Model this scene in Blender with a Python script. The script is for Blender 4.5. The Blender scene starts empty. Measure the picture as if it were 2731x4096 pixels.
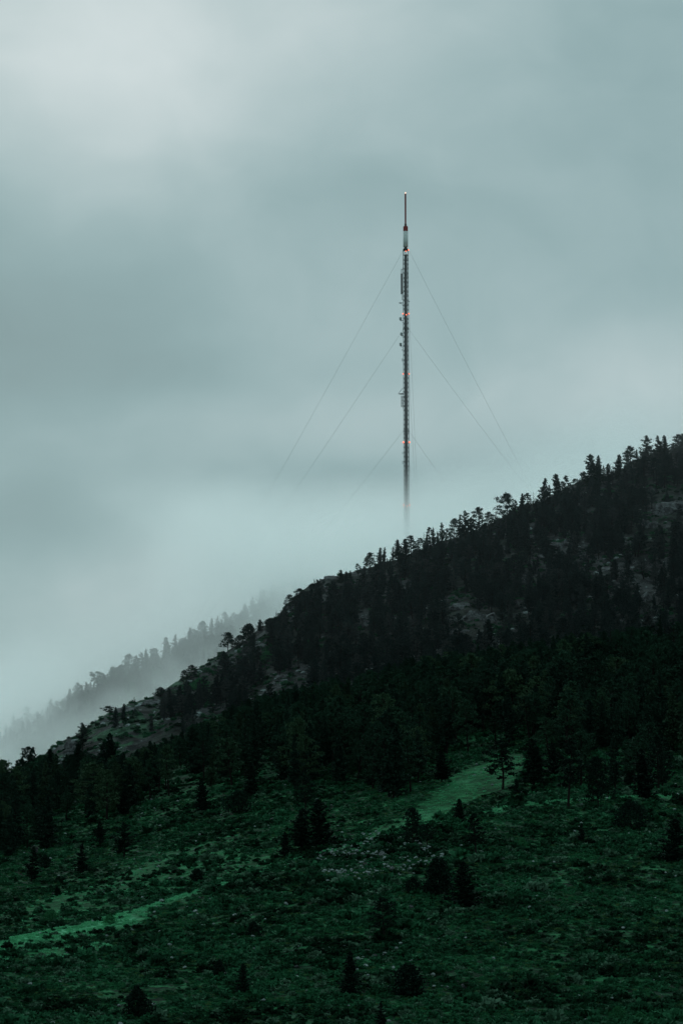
import bpy, math, random
import numpy as np

# ------------------------------------------------------------------ camera, world, sun, exposure
R = math.radians
PITCH = R(9.5)
FPX = 11614.0                      # focal length in photo pixels (photo is 2731 x 4096)
CU, CV = 1365.5, 2048.0
S = bpy.context.scene
C = S.collection

cam_d = bpy.data.cameras.new('camera')
cam = bpy.data.objects.new('camera', cam_d)
C.objects.link(cam)
cam_d.sensor_fit = 'VERTICAL'
cam_d.sensor_height = 24.0
cam_d.lens = 24.0 * FPX / 4096.0
cam_d.clip_start = 0.5
cam_d.clip_end = 20000.0
cam.location = (0, 0, 0)
cam.rotation_euler = (R(90) + PITCH, 0, 0)
S.camera = cam

S.view_settings.view_transform = 'Standard'
S.view_settings.look = 'None'
S.view_settings.exposure = 0.0
S.view_settings.gamma = 1.0
S.cycles.volume_bounces = 16
S.cycles.max_bounces = 20
S.cycles.diffuse_bounces = 2
S.cycles.glossy_bounces = 1
S.cycles.transparent_max_bounces = 4
S.cycles.volume_step_rate = 0.35
S.cycles.volume_max_steps = 256

SUN_EL, SUN_AZ = R(30), R(-16)     # a veiled sun, up behind the ridge on the left
WORLD_STRENGTH = 0.1


class NT:
    """Tiny helper for writing node trees."""
    def __init__(self, tree):
        self.t = tree
        self.n = tree.nodes
        self.l = tree.links

    def put(self, sock, v):
        if isinstance(v, bpy.types.NodeSocket):
            self.l.new(v, sock)
        elif v is not None:
            if hasattr(sock, 'default_value'):
                try:
                    sock.default_value = v
                except Exception:
                    sock.default_value = tuple(v) + (1.0,)

    def m(self, op, a=None, b=None, c=None, clamp=False):
        n = self.n.new('ShaderNodeMath')
        n.operation = op
        n.use_clamp = clamp
        for s, v in zip(n.inputs, (a, b, c)):
            self.put(s, v)
        return n.outputs[0]

    def vm(self, op, a=None, b=None, out=0):
        n = self.n.new('ShaderNodeVectorMath')
        n.operation = op
        self.put(n.inputs[0], a)
        if b is not None:
            self.put(n.inputs[1], b)
        return n.outputs[out]

    def sstep(self, v, a, b, lo=0.0, hi=1.0):
        n = self.n.new('ShaderNodeMapRange')
        n.interpolation_type = 'SMOOTHSTEP'
        self.put(n.inputs[0], v)
        if a > b:
            a, b, lo, hi = b, a, hi, lo
        for i, x in zip((1, 2, 3, 4), (a, b, lo, hi)):
            n.inputs[i].default_value = x
        return n.outputs[0]

    def noise(self, vec, scale, detail=3.0, rough=0.5, out=0, dist=0.0):
        n = self.n.new('ShaderNodeTexNoise')
        self.put(n.inputs['Vector'], vec)
        n.inputs['Scale'].default_value = scale
        n.inputs['Detail'].default_value = detail
        n.inputs['Roughness'].default_value = rough
        n.inputs['Distortion'].default_value = dist
        return n.outputs[out]

    def mix(self, f, a, b, mode='MIX'):
        n = self.n.new('ShaderNodeMix')
        n.data_type = 'RGBA'
        n.blend_type = mode
        self.put(n.inputs[0], f)
        self.put(n.inputs[6], a)
        self.put(n.inputs[7], b)
        return n.outputs[2]

    def xyz(self, v):
        n = self.n.new('ShaderNodeSeparateXYZ')
        self.put(n.inputs[0], v)
        return n.outputs


def pix_dir(U, Y):
    """World direction seen at a photo pixel; used only to say where in the sky a cloud lies."""
    rx, up = (U - CU) / FPX, (CV - Y) / FPX
    v = np.array([rx, math.cos(PITCH) - up * math.sin(PITCH), math.sin(PITCH) + up * math.cos(PITCH)])
    return v / np.linalg.norm(v)


def build_world():
    w = bpy.data.worlds.new('World')
    S.world = w
    w.use_nodes = True
    w.node_tree.nodes.clear()
    k = NT(w.node_tree)
    tc = k.n.new('ShaderNodeTexCoord')
    d = tc.outputs['Generated']
    x, y, z = k.xyz(d)[0:3]
    sky = k.n.new('ShaderNodeTexSky')
    sky.sky_type = 'NISHITA'
    sky.sun_disc = False
    sky.sun_elevation = SUN_EL
    sky.sun_rotation = SUN_AZ
    # cloud brightness: soft banks at their own bearings
    val = None
    banks = [  # centre (U, Y), half sizes in photo px, strength
        (350, 130, 1350, 600, 0.27), (480, 230, 800, 420, 0.07), (1500, 30, 900, 250, 0.09),
        (2400, 500, 800, 500, -0.03), (200, 700, 800, 300, 0.06),
        (60, 1300, 1000, 620, -0.20), (800, 1500, 800, 220, -0.06), (1150, 1120, 800, 180, 0.04),
        (1000, 1650, 1000, 220, 0.06), (2700, 1550, 800, 330, 0.20), (2300, 1750, 900, 300, 0.08),
        (150, 2080, 700, 260, -0.16), (1400, 2050, 700, 250, -0.10), (450, 2330, 600, 300, 0.04),
        (100, 2950, 600, 300, 0.14), (2700, 150, 500, 400, -0.06), (1300, 800, 500, 200, -0.03),
    ]
    warp = k.vm('SCALE', k.vm('SUBTRACT', k.noise(d, 9.0, 3.0, 0.55, out=1), (0.5, 0.5, 0.5)))
    warp.node.inputs['Scale'].default_value = 0.055
    dw = k.vm('ADD', d, warp)
    for (U, Y, ru, rv, s) in banks:
        c = pix_dir(U, Y)
        q = k.vm('SUBTRACT', dw, tuple(c))
        q = k.vm('MULTIPLY', q, (FPX / ru, FPX / (0.5 * (ru + rv)), FPX / rv))
        t = k.sstep(k.vm('LENGTH', q, out=1), 1.25, 0.0, 0.0, s)
        val = t if val is None else k.m('ADD', val, t)
    st = k.vm('MULTIPLY', dw, (1.0, 1.0, 1.9))
    n1 = k.m('MULTIPLY', k.m('SUBTRACT', k.noise(st, 7.0, 4.0, 0.5, dist=0.4), 0.5), 0.36)
    n2 = k.m('MULTIPLY', k.m('SUBTRACT', k.noise(k.vm('MULTIPLY', dw, (1.0, 1.0, 1.3)), 22.0, 5.0, 0.55, dist=0.5), 0.5), 0.17)
    val = k.m('ADD', k.m('ADD', val, n1), k.m('ADD', n2, 1.01))
    # unseen sky overhead and behind the viewer dimmed slightly, to shape the light
    ahead = k.sstep(y, -0.55, 0.9, 0.95, 1.0)
    val = k.m('MULTIPLY', val, ahead)
    base = k.mix(k.sstep(val, 0.85, 1.5), (0.272, 0.412, 0.425, 1), (0.432, 0.492, 0.496, 1))
    col = k.vm('SCALE', base)
    k.put(col.node.inputs['Scale'], k.m('MULTIPLY', val, 1.0 / WORLD_STRENGTH))
    skyc = k.mix(1.0, sky.outputs[0], (0.10, 0.12, 0.13, 1), 'MULTIPLY')
    col = k.mix(0.04, col, sky.outputs[0])
    bg = k.n.new('ShaderNodeBackground')
    bg.inputs['Strength'].default_value = WORLD_STRENGTH
    k.put(bg.inputs['Color'], col)
    out = k.n.new('ShaderNodeOutputWorld')
    k.l.new(bg.outputs[0], out.inputs['Surface'])


build_world()

sun_d = bpy.data.lights.new('sun', 'SUN')
sun_d.energy = 0.62
sun_d.angle = R(25)
sun_d.color = (0.84, 1.0, 1.0)
sun = bpy.data.objects.new('sun', sun_d)
C.objects.link(sun)
# light travels from the sun: direction to the sun = (sin az cos el, cos az cos el, sin el)
sun.rotation_euler = (SUN_EL - R(90), 0, -SUN_AZ)

# ------------------------------------------------------------------ noise
rng = np.random.default_rng(7)
random.seed(7)
_perm = rng.random((257, 257))
_perm[256] = _perm[0]
_perm[:, 256] = _perm[:, 0]


def vnoise(x, y):
    xi, yi = np.floor(x), np.floor(y)
    fx, fy = x - xi, y - yi
    fx, fy = fx * fx * (3 - 2 * fx), fy * fy * (3 - 2 * fy)
    a, b = xi.astype(int) % 256, yi.astype(int) % 256
    p = _perm
    return (p[a, b] * (1 - fx) + p[a + 1, b] * fx) * (1 - fy) + (p[a, b + 1] * (1 - fx) + p[a + 1, b + 1] * fx) * fy


def fbm(x, y, wl, octs=4, ridged=False):
    s, amp, tot = 0.0, 1.0, 0.0
    for o in range(octs):
        n = vnoise(x / wl + 17.3 * o, y / wl + 9.1 * o) * 2 - 1
        if ridged:
            n = 1 - 2 * np.abs(n)
        s = s + n * amp
        tot += amp
        amp *= 0.5
        wl *= 0.5
    return s / tot


def smooth(v, a, b):
    t = np.clip((v - a) / (b - a), 0, 1)
    return t * t * (3 - 2 * t)


# ------------------------------------------------------------------ terrain
def z_of(y, Y):
    return y * np.tan(PITCH + np.arctan((CV - Y) / FPX))


def proj(x, y, z):
    f = y * math.cos(PITCH) + z * math.sin(PITCH)
    u = -y * math.sin(PITCH) + z * math.cos(PITCH)
    f = np.maximum(f, 1e-3)
    return CU + FPX * x / f, CV - FPX * u / f


def cr(*pts):
    a = np.array(pts, float)
    return lambda U: np.interp(U, a[:, 0], a[:, 1])


# near spur, wooded shoulder, main mountainside, misty ridge behind: crest heights and distances by bearing
YA = cr((-400, 3900), (0, 3755), (340, 3690), (680, 3600), (1020, 3485), (1250, 3410), (1420, 3370), (1560, 3325), (1700, 3285), (2040, 3215), (2380, 3190), (2731, 3175), (3150, 3150))
DA = cr((-400, 300), (0, 310), (1365, 365), (2040, 395), (3150, 425))
YB = cr((-400, 3300), (0, 3150), (200, 3120), (340, 3090), (680, 2990), (1020, 2890), (1365, 2830), (1700, 2750), (2040, 2690), (2380, 2650), (2731, 2610), (3150, 2560))
DB = cr((-400, 640), (1020, 680), (3150, 712))
YC = cr((-400, 3320), (0, 3120), (150, 3040), (213, 2990), (261, 2950), (322, 2931), (383, 2887), (435, 2849), (531, 2808), (627, 2785), (697, 2740), (784, 2680), (871, 2624), (984, 2563), (1045, 2512), (1115, 2467), (1141, 2430), (1210, 2364), (1253, 2331), (1340, 2305), (1420, 2283), (1471, 2270), (1541, 2252), (1602, 2231), (1645, 2213), (1732, 2183), (1801, 2155), (1888, 2130), (1975, 2087), (2062, 2036), (2150, 2007), (2202, 1989), (2289, 1940), (2367, 1911), (2454, 1889), (2541, 1842), (2628, 1808), (2731, 1780), (3150, 1640))
DC = cr((-400, 812), (200, 832), (700, 880), (1100, 930), (1600, 980), (2100, 1010), (2731, 1050), (3150, 1060))
YD = cr((-400, 3080), (0, 2950), (56, 2925), (205, 2870), (308, 2800), (400, 2755), (514, 2685), (618, 2655), (701, 2612), (806, 2560), (902, 2520), (1000, 2475), (1100, 2410), (1210, 2390), (1400, 2345), (1700, 2300), (3150, 2100))


def base_height(U, d):
    U = np.clip(U, -400, 3150)
    ya, da, yb, db, yc, dc, yd = YA(U), DA(U), YB(U), DB(U), YC(U), DC(U), YD(U)
    dip = 1 - smooth(U, 1900, 2150)
    o = np.ones_like(U)
    nodes = [
        (-1e4 * o, -2.0 * o), (60 * o, -1.8 * o), (190 * o, -3.6 * o),
        (255 * o, z_of(255 * o, 4150.0)),
        (da, z_of(da, ya)),
        (da + 30, z_of(da + 30, ya + 70 * dip - 15 * (1 - dip))),
        (da + 78, z_of(da + 78, ya + 15 - 50 * (1 - dip))),
        (db, z_of(db, yb)),
        (db + 30, z_of(db + 30, yb + 70)),
        (772 * o, z_of(772 * o, yb + 25)),
        (dc, z_of(dc, yc)),
        (dc + 45, z_of(dc + 45, yc + 230)),
        (dc + 120, z_of(dc + 120, yc + 470)),
        (1270 * o, z_of(1270 * o, yd)),
        (1330 * o, z_of(1330 * o, yd + 220)),
        (1650 * o, z_of(1650 * o, yd + 900)),
        (2600 * o, 5.0 * o), (2e4 * o, 0.0 * o)]
    z = np.zeros_like(U)
    for (d0, z0), (d1, z1) in zip(nodes[:-1], nodes[1:]):
        t = (d - d0) / np.maximum(d1 - d0, 1e-6)
        z = np.where((t >= 0) & (t < 1), z0 + (z1 - z0) * t, z)
    return z


def axis(lo, hi, step, far, n_far):
    core = np.arange(lo, hi + step / 2, step)
    g = np.geomspace(step * 2, far - hi, n_far)
    return np.concatenate([(lo - np.geomspace(step * 2, far + lo, n_far))[::-1], core, hi + g])


XS = axis(-190.0, 190.0, 1.0, 6000.0, 26)
ys0 = np.concatenate([np.array([-3000, -1500, -700, -300, -120, -40, 0, 30, 60, 100, 140, 170, 190, 205, 215, 225]),
                      np.arange(232, 1100, 1.0), np.arange(1101, 1345, 2.0),
                      1345 + np.geomspace(4, 6000, 26)])
YS = ys0.astype(float)
GX, GY = np.meshgrid(XS, YS)
GZ = np.zeros_like(GX)
for _ in range(4):
    f = np.maximum(GY * math.cos(PITCH) + GZ * math.sin(PITCH), 40.0)
    GU = CU + FPX * GX / f
    GZ = base_height(GU, GY)
# round off the creases
wz = smooth(GY, 232, 250) * (1 - smooth(GY, 1340, 1345))
for _ in range(5):
    a = GZ.copy()
    a[:, 1:-1] = 0.25 * GZ[:, :-2] + 0.5 * GZ[:, 1:-1] + 0.25 * GZ[:, 2:]
    b = a.copy()
    b[1:-1] = 0.25 * a[:-2] + 0.5 * a[1:-1] + 0.25 * a[2:]
    GZ = GZ * (1 - wz) + b * wz
# natural relief
onB = smooth(GY, 430, 520)
onC = smooth(GY, 745, 800)
crestd = DC(np.clip(GU, -400, 3150))
atcrest = np.exp(-((GY - crestd) / 14.0) ** 2)
rel = 0.22 * fbm(GX, GY, 9, 4) + 0.5 * fbm(GX + 90, GY, 34, 3) * (1 - 0.6 * onC)
rel = rel + onB * 0.8 * fbm(GX, GY + 50, 28, 4)
rel = rel + onC * (1.5 * fbm(GX + 31, GY, 26, 5, True) + 0.9 * fbm(GX, GY + 7, 7, 3, True)) * (1 - 0.5 * atcrest)
GZ = GZ + rel * smooth(GY, 150, 260)


def ground(x, y):
    x, y = np.atleast_1d(np.asarray(x, float)), np.atleast_1d(np.asarray(y, float))
    i = np.clip(np.searchsorted(XS, x) - 1, 0, len(XS) - 2)
    j = np.clip(np.searchsorted(YS, y) - 1, 0, len(YS) - 2)
    tx = np.clip((x - XS[i]) / (XS[i + 1] - XS[i]), 0, 1)
    ty = np.clip((y - YS[j]) / (YS[j + 1] - YS[j]), 0, 1)
    return ((GZ[j, i] * (1 - tx) + GZ[j, i + 1] * tx) * (1 - ty) + (GZ[j + 1, i] * (1 - tx) + GZ[j + 1, i + 1] * tx) * ty)


def ray(U, Y, y):
    z = z_of(y, Y)
    f = y * math.cos(PITCH) + z * math.sin(PITCH)
    return (U - CU) / FPX * f, z


def crest(U, d0, d1):
    y = np.arange(d0, d1, 1.0)
    x = (U - CU) / FPX * y * 1.01
    z = ground(x, y)
    _, V = proj(x, y, z)
    k = int(np.argmin(V))
    return y[k]


def hit(U, Y, d0=235.0, d1=1340.0):
    y = np.arange(d0, d1, 1.0)
    x, z = ray(U, Y, y)
    g = ground(x, y)
    k = np.nonzero(g >= z)[0]
    return float(y[k[0]]) if len(k) else None


def in_poly(U, V, poly):
    p = np.array(poly, float)
    inside = np.zeros(U.shape, bool)
    j = len(p) - 1
    for i in range(len(p)):
        c = ((p[i, 1] > V) != (p[j, 1] > V)) & (U < (p[j, 0] - p[i, 0]) * (V - p[i, 1]) / (p[j, 1] - p[i, 1] + 1e-9) + p[i, 0])
        inside ^= c
        j = i
    return inside


def soft_poly(U, V, poly, rad):
    s = 0.0
    for q in range(8):
        a_ = q * 0.785 + 0.2
        k_ = rad * (0.5 + 0.5 * (q % 2))
        s = s + in_poly(U + k_ * math.cos(a_), V + 0.6 * k_ * math.sin(a_), poly)
    return s / 8.0


MEADOW = [(1390, 3410), (1480, 3345), (1600, 3285), (1700, 3200), (1830, 3100), (1960, 3035), (2085, 3005), (2095, 3075), (2020, 3150), (1900, 3195), (1800, 3240), (1740, 3292), (1600, 3330), (1480, 3385)]
MEADOW2 = [(1925, 3235), (2045, 3213), (2050, 3245), (1990, 3262), (1930, 3262)]


def cover_at(x, y, z):
    """Green, rock and bare-soil weights of the terrain; green also paints slope light."""
    U, V = proj(x, y, z)
    n = fbm(x, y, 6, 3)
    n2 = fbm(x + 200, y, 22, 3)
    Uj, Vj = U + 14 * n, V + 10 * n
    g = soft_poly(Uj, Vj, MEADOW, 22) * (y > DA(U) + 5) * (y < 640) * 1.0
    g = g * np.clip(0.46 + (V - 3060) / 600.0 + 0.25 * n2 + 0.3 * n, 0.28, 0.66)  # meadow green grows stronger towards its lower edge
    g = np.maximum(g, 0.7 * soft_poly(Uj, Vj, MEADOW2, 18))
    onA = (y < DA(U) + 4) & (y > 232)
    below = V - YA(U)
    band = 34 + 62 * (1 - smooth(U, 0, 1000)) + 12
    strip = np.clip(1 - np.abs(below - 6) / band, 0, 1) ** 1.3 * (1 - 0.75 * smooth(U, 520, 900)) * (1 - 0.8 * smooth(U, 1000, 1250)) * (1 - smooth(U, 1400, 1600))
    g = np.maximum(g, onA * np.clip(strip * 1.25 + 0.9 * n * np.clip(strip * 4, 0, 1) + 0.9 * np.clip(1 - np.abs(below - 7) / 17.0, 0, 1) * (0.75 + n2), 0, 1) * (0.75 + 0.25 * (1 - smooth(U, 0, 1000))))
    st2 = soft_poly(U + 40 * n, V + 10 * n, [(120, 3800), (260, 3785), (430, 3770), (440, 3795), (250, 3825), (140, 3835)], 24)
    g = np.maximum(g, onA * st2 * 0.6)
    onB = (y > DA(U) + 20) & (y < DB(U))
    green_litB = soft_poly(U + 90 * n, V + 40 * n, [(560, 3520), (640, 3430), (1000, 3360), (1130, 3400), (1150, 3440), (1000, 3510), (700, 3600), (400, 3680), (100, 3720), (60, 3640), (250, 3560)], 120)  # green zone behind the spur, broadened to paint the light on that slope
    g = np.maximum(g, onB * green_litB * np.clip(0.44 + 0.45 * n2 + 0.5 * n, 0, 0.7))
    onCl = (y > 745) & (y < 1100)
    left = 1 - smooth(U, 700, 1150)
    g = np.maximum(g, onCl * left * smooth(n2 * 0.6 + 1.0 * n + 0.4 * fbm(x, y, 2.5, 2), 0.05, 0.5) * 0.34)
    steep = smooth(n2 * 0.6 + fbm(x, y + 300, 12, 4, True) * 0.6, 0.02, 0.42)
    r = onCl * steep * 0.85
    r = np.maximum(r, smooth(n + 0.5 * n2, 0.40, 0.7) * onB * 0.15)
    s = smooth(fbm(x - 80, y, 16, 4) + 0.1 * n, 0.10, 0.42)
    s = np.where(onCl, 1.15, s * 0.35)
    return np.clip(g, 0, 1), np.clip(r, 0, 1), np.clip(s, 0, 1)


def mesh_from(name, verts, faces, mats=(), smooth_shade=False, mat_idx=None):
    """verts (N,3), faces (M,k) arrays of one polygon size."""
    me = bpy.data.meshes.new(name)
    verts = np.ascontiguousarray(verts, dtype=np.float32)
    faces = np.ascontiguousarray(faces, dtype=np.int32)
    k = faces.shape[1]
    me.vertices.add(len(verts))
    me.vertices.foreach_set('co', verts.ravel())
    me.loops.add(faces.size)
    me.loops.foreach_set('vertex_index', faces.ravel())
    me.polygons.add(len(faces))
    me.polygons.foreach_set('loop_start', np.arange(0, faces.size, k, dtype=np.int32))
    if mat_idx is not None:
        me.polygons.foreach_set('material_index', np.ascontiguousarray(mat_idx, dtype=np.int32))
    me.polygons.foreach_set('use_smooth', np.full(len(faces), bool(smooth_shade)))
    for m in mats:
        me.materials.append(m)
    me.update(calc_edges=True)
    me.validate()
    return me


def link(name, data, parent=None, loc=None):
    o = bpy.data.objects.new(name, data)
    C.objects.link(o)
    if parent is not None:
        o.parent = parent
    if loc is not None:
        o.location = loc
    return o


def tag(o, label=None, cat=None, group=None, kind=None):
    for k_, v in (('label', label), ('category', cat), ('group', group), ('kind', kind)):
        if v:
            o[k_] = v
    return o


# ------------------------------------------------------------------ materials
def new_mat(name):
    m = bpy.data.materials.new(name)
    m.use_nodes = True
    m.node_tree.nodes.clear()
    return m, NT(m.node_tree)


def finish(k, color, rough=0.9, bump=None, bump_d=0.1, emis=None, estr=0.0, metal=0.0, spec=0.15):
    b = k.n.new('ShaderNodeBsdfPrincipled')
    k.put(b.inputs['Base Color'], color)
    k.put(b.inputs['Roughness'], rough)
    b.inputs['Metallic'].default_value = metal
    b.inputs['Specular IOR Level'].default_value = spec
    if bump is not None:
        bn = k.n.new('ShaderNodeBump')
        k.put(bn.inputs['Height'], bump)
        bn.inputs['Distance'].default_value = bump_d
        k.l.new(bn.outputs[0], b.inputs['Normal'])
    if emis is not None:
        k.put(b.inputs['Emission Color'], emis)
        b.inputs['Emission Strength'].default_value = estr
    o = k.n.new('ShaderNodeOutputMaterial')
    k.l.new(b.outputs[0], o.inputs['Surface'])


def foliage_mat(name, a, b, c=None, patchy=0.0):
    m, k = new_mat(name)
    oi = k.n.new('ShaderNodeObjectInfo')
    geo = k.n.new('ShaderNodeNewGeometry')
    pos = geo.outputs['Position']
    n = k.noise(pos, 0.9, 2.0, 0.6)
    f = k.m('ADD', k.m('MULTIPLY', oi.outputs['Random'], 0.6), k.m('MULTIPLY', n, 0.5), clamp=True)
    if patchy:
        f = k.m('ADD', f, k.sstep(k.noise(pos, 0.075, 4.0, 0.6), 0.36, 0.64, -patchy, patchy), clamp=True)
    col = k.mix(f, tuple(a) + (1,), tuple(b) + (1,))
    if c is not None:
        col = k.mix(k.sstep(oi.outputs['Random'], 0.8, 0.95), col, tuple(c) + (1,))
    finish(k, col, 0.85, spec=0.08)
    return m


def plain_mat(name, a, b, scale=1.0, rough=0.8, bump=0.0, emis=None, estr=0.0, metal=0.0, spec=0.2):
    m, k = new_mat(name)
    tc = k.n.new('ShaderNodeTexCoord')
    n = k.noise(tc.outputs['Object'], scale, 4.0, 0.6)
    finish(k, k.mix(k.sstep(n, 0.3, 0.7), tuple(a) + (1,), tuple(b) + (1,)), rough, n if bump else None, bump, emis, estr, metal, spec)
    return m


M_FIR = foliage_mat('fir_needles', (0.010, 0.026, 0.019), (0.022, 0.058, 0.037), (0.034, 0.068, 0.038))
M_PINE = foliage_mat('pine_needles', (0.012, 0.032, 0.022), (0.034, 0.090, 0.052), (0.050, 0.100, 0.052))
M_DUSK = foliage_mat('dark_needles', (0.006, 0.018, 0.013), (0.011, 0.034, 0.022))
M_JUN = foliage_mat('juniper_scales', (0.006, 0.018, 0.013), (0.010, 0.030, 0.019))
M_SHRUB = foliage_mat('shrub_leaves', (0.006, 0.026, 0.013), (0.034, 0.150, 0.070), (0.090, 0.180, 0.115), 0.45)
M_GRASS = foliage_mat('grass_blades', (0.080, 0.360, 0.170), (0.190, 0.620, 0.340))
M_LEAFY = foliage_mat('leafy_bush', (0.03, 0.15, 0.06), (0.05, 0.22, 0.09))
M_BARK = plain_mat('bark', (0.012, 0.010, 0.009), (0.030, 0.025, 0.022), 3.0, 0.95, spec=0.05)
M_ROCK, _k = new_mat('granite')
_tc = _k.n.new('ShaderNodeTexCoord')
_g = _k.n.new('ShaderNodeNewGeometry')
_p = _g.outputs['Position']
_n1 = _k.noise(_p, 0.55, 6.0, 0.65)
_n2 = _k.noise(_p, 2.8, 5.0, 0.7)
_c = _k.mix(_k.sstep(_n1, 0.35, 0.65), (0.048, 0.048, 0.050, 1), (0.21, 0.225, 0.225, 1))
_c = _k.mix(_k.sstep(_n2, 0.52, 0.70), _c, (0.035, 0.036, 0.034, 1))
_c = _k.mix(_k.sstep(_k.noise(_p, 0.23, 3.0), 0.5, 0.7, 0.0, 0.6), _c, (0.080, 0.066, 0.065, 1))
finish(_k, _c, 0.9, _k.m('ADD', _n1, _k.m('MULTIPLY', _n2, 0.5)), 0.8, spec=0.1)

M_GROUND, _k = new_mat('mountain_ground')
_g = _k.n.new('ShaderNodeNewGeometry')
_p = _g.outputs['Position']
_at = _k.n.new('ShaderNodeAttribute')
_at.attribute_name = 'cover'
_cv = _k.xyz(_at.outputs['Vector'])
_f1 = _k.noise(_p, 0.9, 5.0, 0.65)
_f2 = _k.noise(_p, 3.5, 4.0, 0.7)
_f3 = _k.noise(_p, 0.10, 4.0, 0.6)
_turf = _k.mix(_k.sstep(_f1, 0.42, 0.60), (0.006, 0.026, 0.012, 1), (0.022, 0.125, 0.050, 1))
_turf = _k.mix(_k.sstep(_f3, 0.50, 0.68, 0.0, 0.7), _turf, (0.022, 0.056, 0.034, 1))
_soil = _k.mix(_k.sstep(_f2, 0.35, 0.65), (0.013, 0.012, 0.0125, 1), (0.042, 0.038, 0.041, 1))
_rock = _k.mix(_k.sstep(_f2, 0.38, 0.62), (0.022, 0.021, 0.022, 1), (0.085, 0.092, 0.092, 1))
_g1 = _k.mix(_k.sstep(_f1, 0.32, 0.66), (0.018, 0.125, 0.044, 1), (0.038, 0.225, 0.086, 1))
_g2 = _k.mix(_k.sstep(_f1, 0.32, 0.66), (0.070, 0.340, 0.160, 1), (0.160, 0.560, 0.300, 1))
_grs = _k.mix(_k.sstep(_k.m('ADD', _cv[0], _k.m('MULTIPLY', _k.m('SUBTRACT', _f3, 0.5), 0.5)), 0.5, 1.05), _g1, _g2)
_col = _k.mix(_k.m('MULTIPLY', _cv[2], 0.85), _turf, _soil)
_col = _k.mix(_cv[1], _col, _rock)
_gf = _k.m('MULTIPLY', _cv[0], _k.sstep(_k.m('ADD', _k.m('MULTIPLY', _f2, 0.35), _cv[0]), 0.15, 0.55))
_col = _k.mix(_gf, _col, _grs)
_f4 = _k.noise(_p, 0.26, 5.0, 0.62)
_col = _k.mix(_k.m('SUBTRACT', 1.0, _k.m('MULTIPLY', _cv[0], 0.7, clamp=True)), _col, _k.mix(_k.sstep(_f4, 0.36, 0.64), (0.42, 0.42, 0.42, 1), (1.7, 1.7, 1.7, 1)), 'MULTIPLY')
finish(_k, _col, 0.95, _k.m('ADD', _f1, _k.m('MULTIPLY', _f2, 0.4)), 0.5, spec=0.05)


def build_terrain():
    nx, ny = len(XS), len(YS)
    v = np.stack([GX.ravel(), GY.ravel(), GZ.ravel()], 1)
    idx = np.arange(nx * ny).reshape(ny, nx)
    f = np.stack([idx[:-1, :-1].ravel(), idx[:-1, 1:].ravel(), idx[1:, 1:].ravel(), idx[1:, :-1].ravel()], 1)
    me = mesh_from('terrain', v, f, [M_GROUND], True)
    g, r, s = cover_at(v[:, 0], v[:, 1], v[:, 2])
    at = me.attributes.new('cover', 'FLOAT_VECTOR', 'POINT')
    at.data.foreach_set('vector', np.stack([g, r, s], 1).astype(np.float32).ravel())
    o = link('terrain', me)
    tag(o, 'dark grassy and wooded mountainside rising to the right under low cloud', 'hillside', kind='structure')


build_terrain()

# ------------------------------------------------------------------ plants as meshes
def unit(v):
    return v / np.maximum(np.linalg.norm(v, axis=-1, keepdims=True), 1e-9)


def sprays(pts, dirs, size, per, r, spread=0.8, wid=0.34):
    """small leaf-sized quads fanned round each point"""
    n = len(pts)
    P = np.repeat(pts, per, 0)
    D = np.repeat(dirs, per, 0)
    Z = np.repeat(np.broadcast_to(size, (n,)), per) * r.uniform(0.6, 1.3, n * per)
    ax = unit(unit(D) * (1 - spread * 0.5) + spread * r.normal(size=(n * per, 3)) * 0.7)
    sd = unit(np.cross(ax, r.normal(size=(n * per, 3))))
    w = (Z * wid)[:, None]
    L = Z[:, None]
    a = P - sd * w * 0.25
    b = P + ax * L * 0.55 - sd * w
    c = P + ax * L
    d = P + ax * L * 0.45 + sd * w
    V = np.stack([a, b, c, d], 1).reshape(-1, 3)
    F = np.arange(len(V)).reshape(-1, 4)
    return V, F


def tube(points, radii, sides=5):
    """tapered tube through points, quads"""
    P = np.array(points, float)
    T = unit(np.gradient(P, axis=0))
    up = np.where(np.abs(T[:, 2:3]) > 0.9, np.array([[1.0, 0, 0]]), np.array([[0, 0, 1.0]]))
    A = unit(np.cross(T, up))
    B = np.cross(T, A)
    an = np.arange(sides) / sides * 2 * math.pi
    V = (P[:, None, :] + np.array(radii)[:, None, None] * (np.cos(an)[None, :, None] * A[:, None, :] + np.sin(an)[None, :, None] * B[:, None, :])).reshape(-1, 3)
    F = []
    for i in range(len(P) - 1):
        for j in range(sides):
            k2 = (j + 1) % sides
            F.append((i * sides + j, i * sides + k2, (i + 1) * sides + k2, (i + 1) * sides + j))
    return V, np.array(F)


def join(parts):
    Vs, Fs, o = [], [], 0
    for V, F in parts:
        Vs.append(V)
        Fs.append(F + o)
        o += len(V)
    return np.concatenate(Vs), np.concatenate(Fs)


def wobble_trunk(r, top=1.0, r0=0.016, lean=0.02, n=9):
    zs = np.linspace(-0.03, top, n)
    ph = r.uniform(0, 6.28)
    off = lean * np.sin(zs * r.uniform(2, 4) + ph) - lean * math.sin(ph)
    a = r.uniform(0, 6.28)
    P = np.stack([off * math.cos(a), off * math.sin(a), zs], 1)
    rad = r0 * (1 - 0.88 * np.clip(zs, 0, 1) / top)
    return P, rad


def trunk_at(P, z):
    return np.array([np.interp(z, P[:, 2], P[:, 0]), np.interp(z, P[:, 2], P[:, 1]), z])


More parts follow.
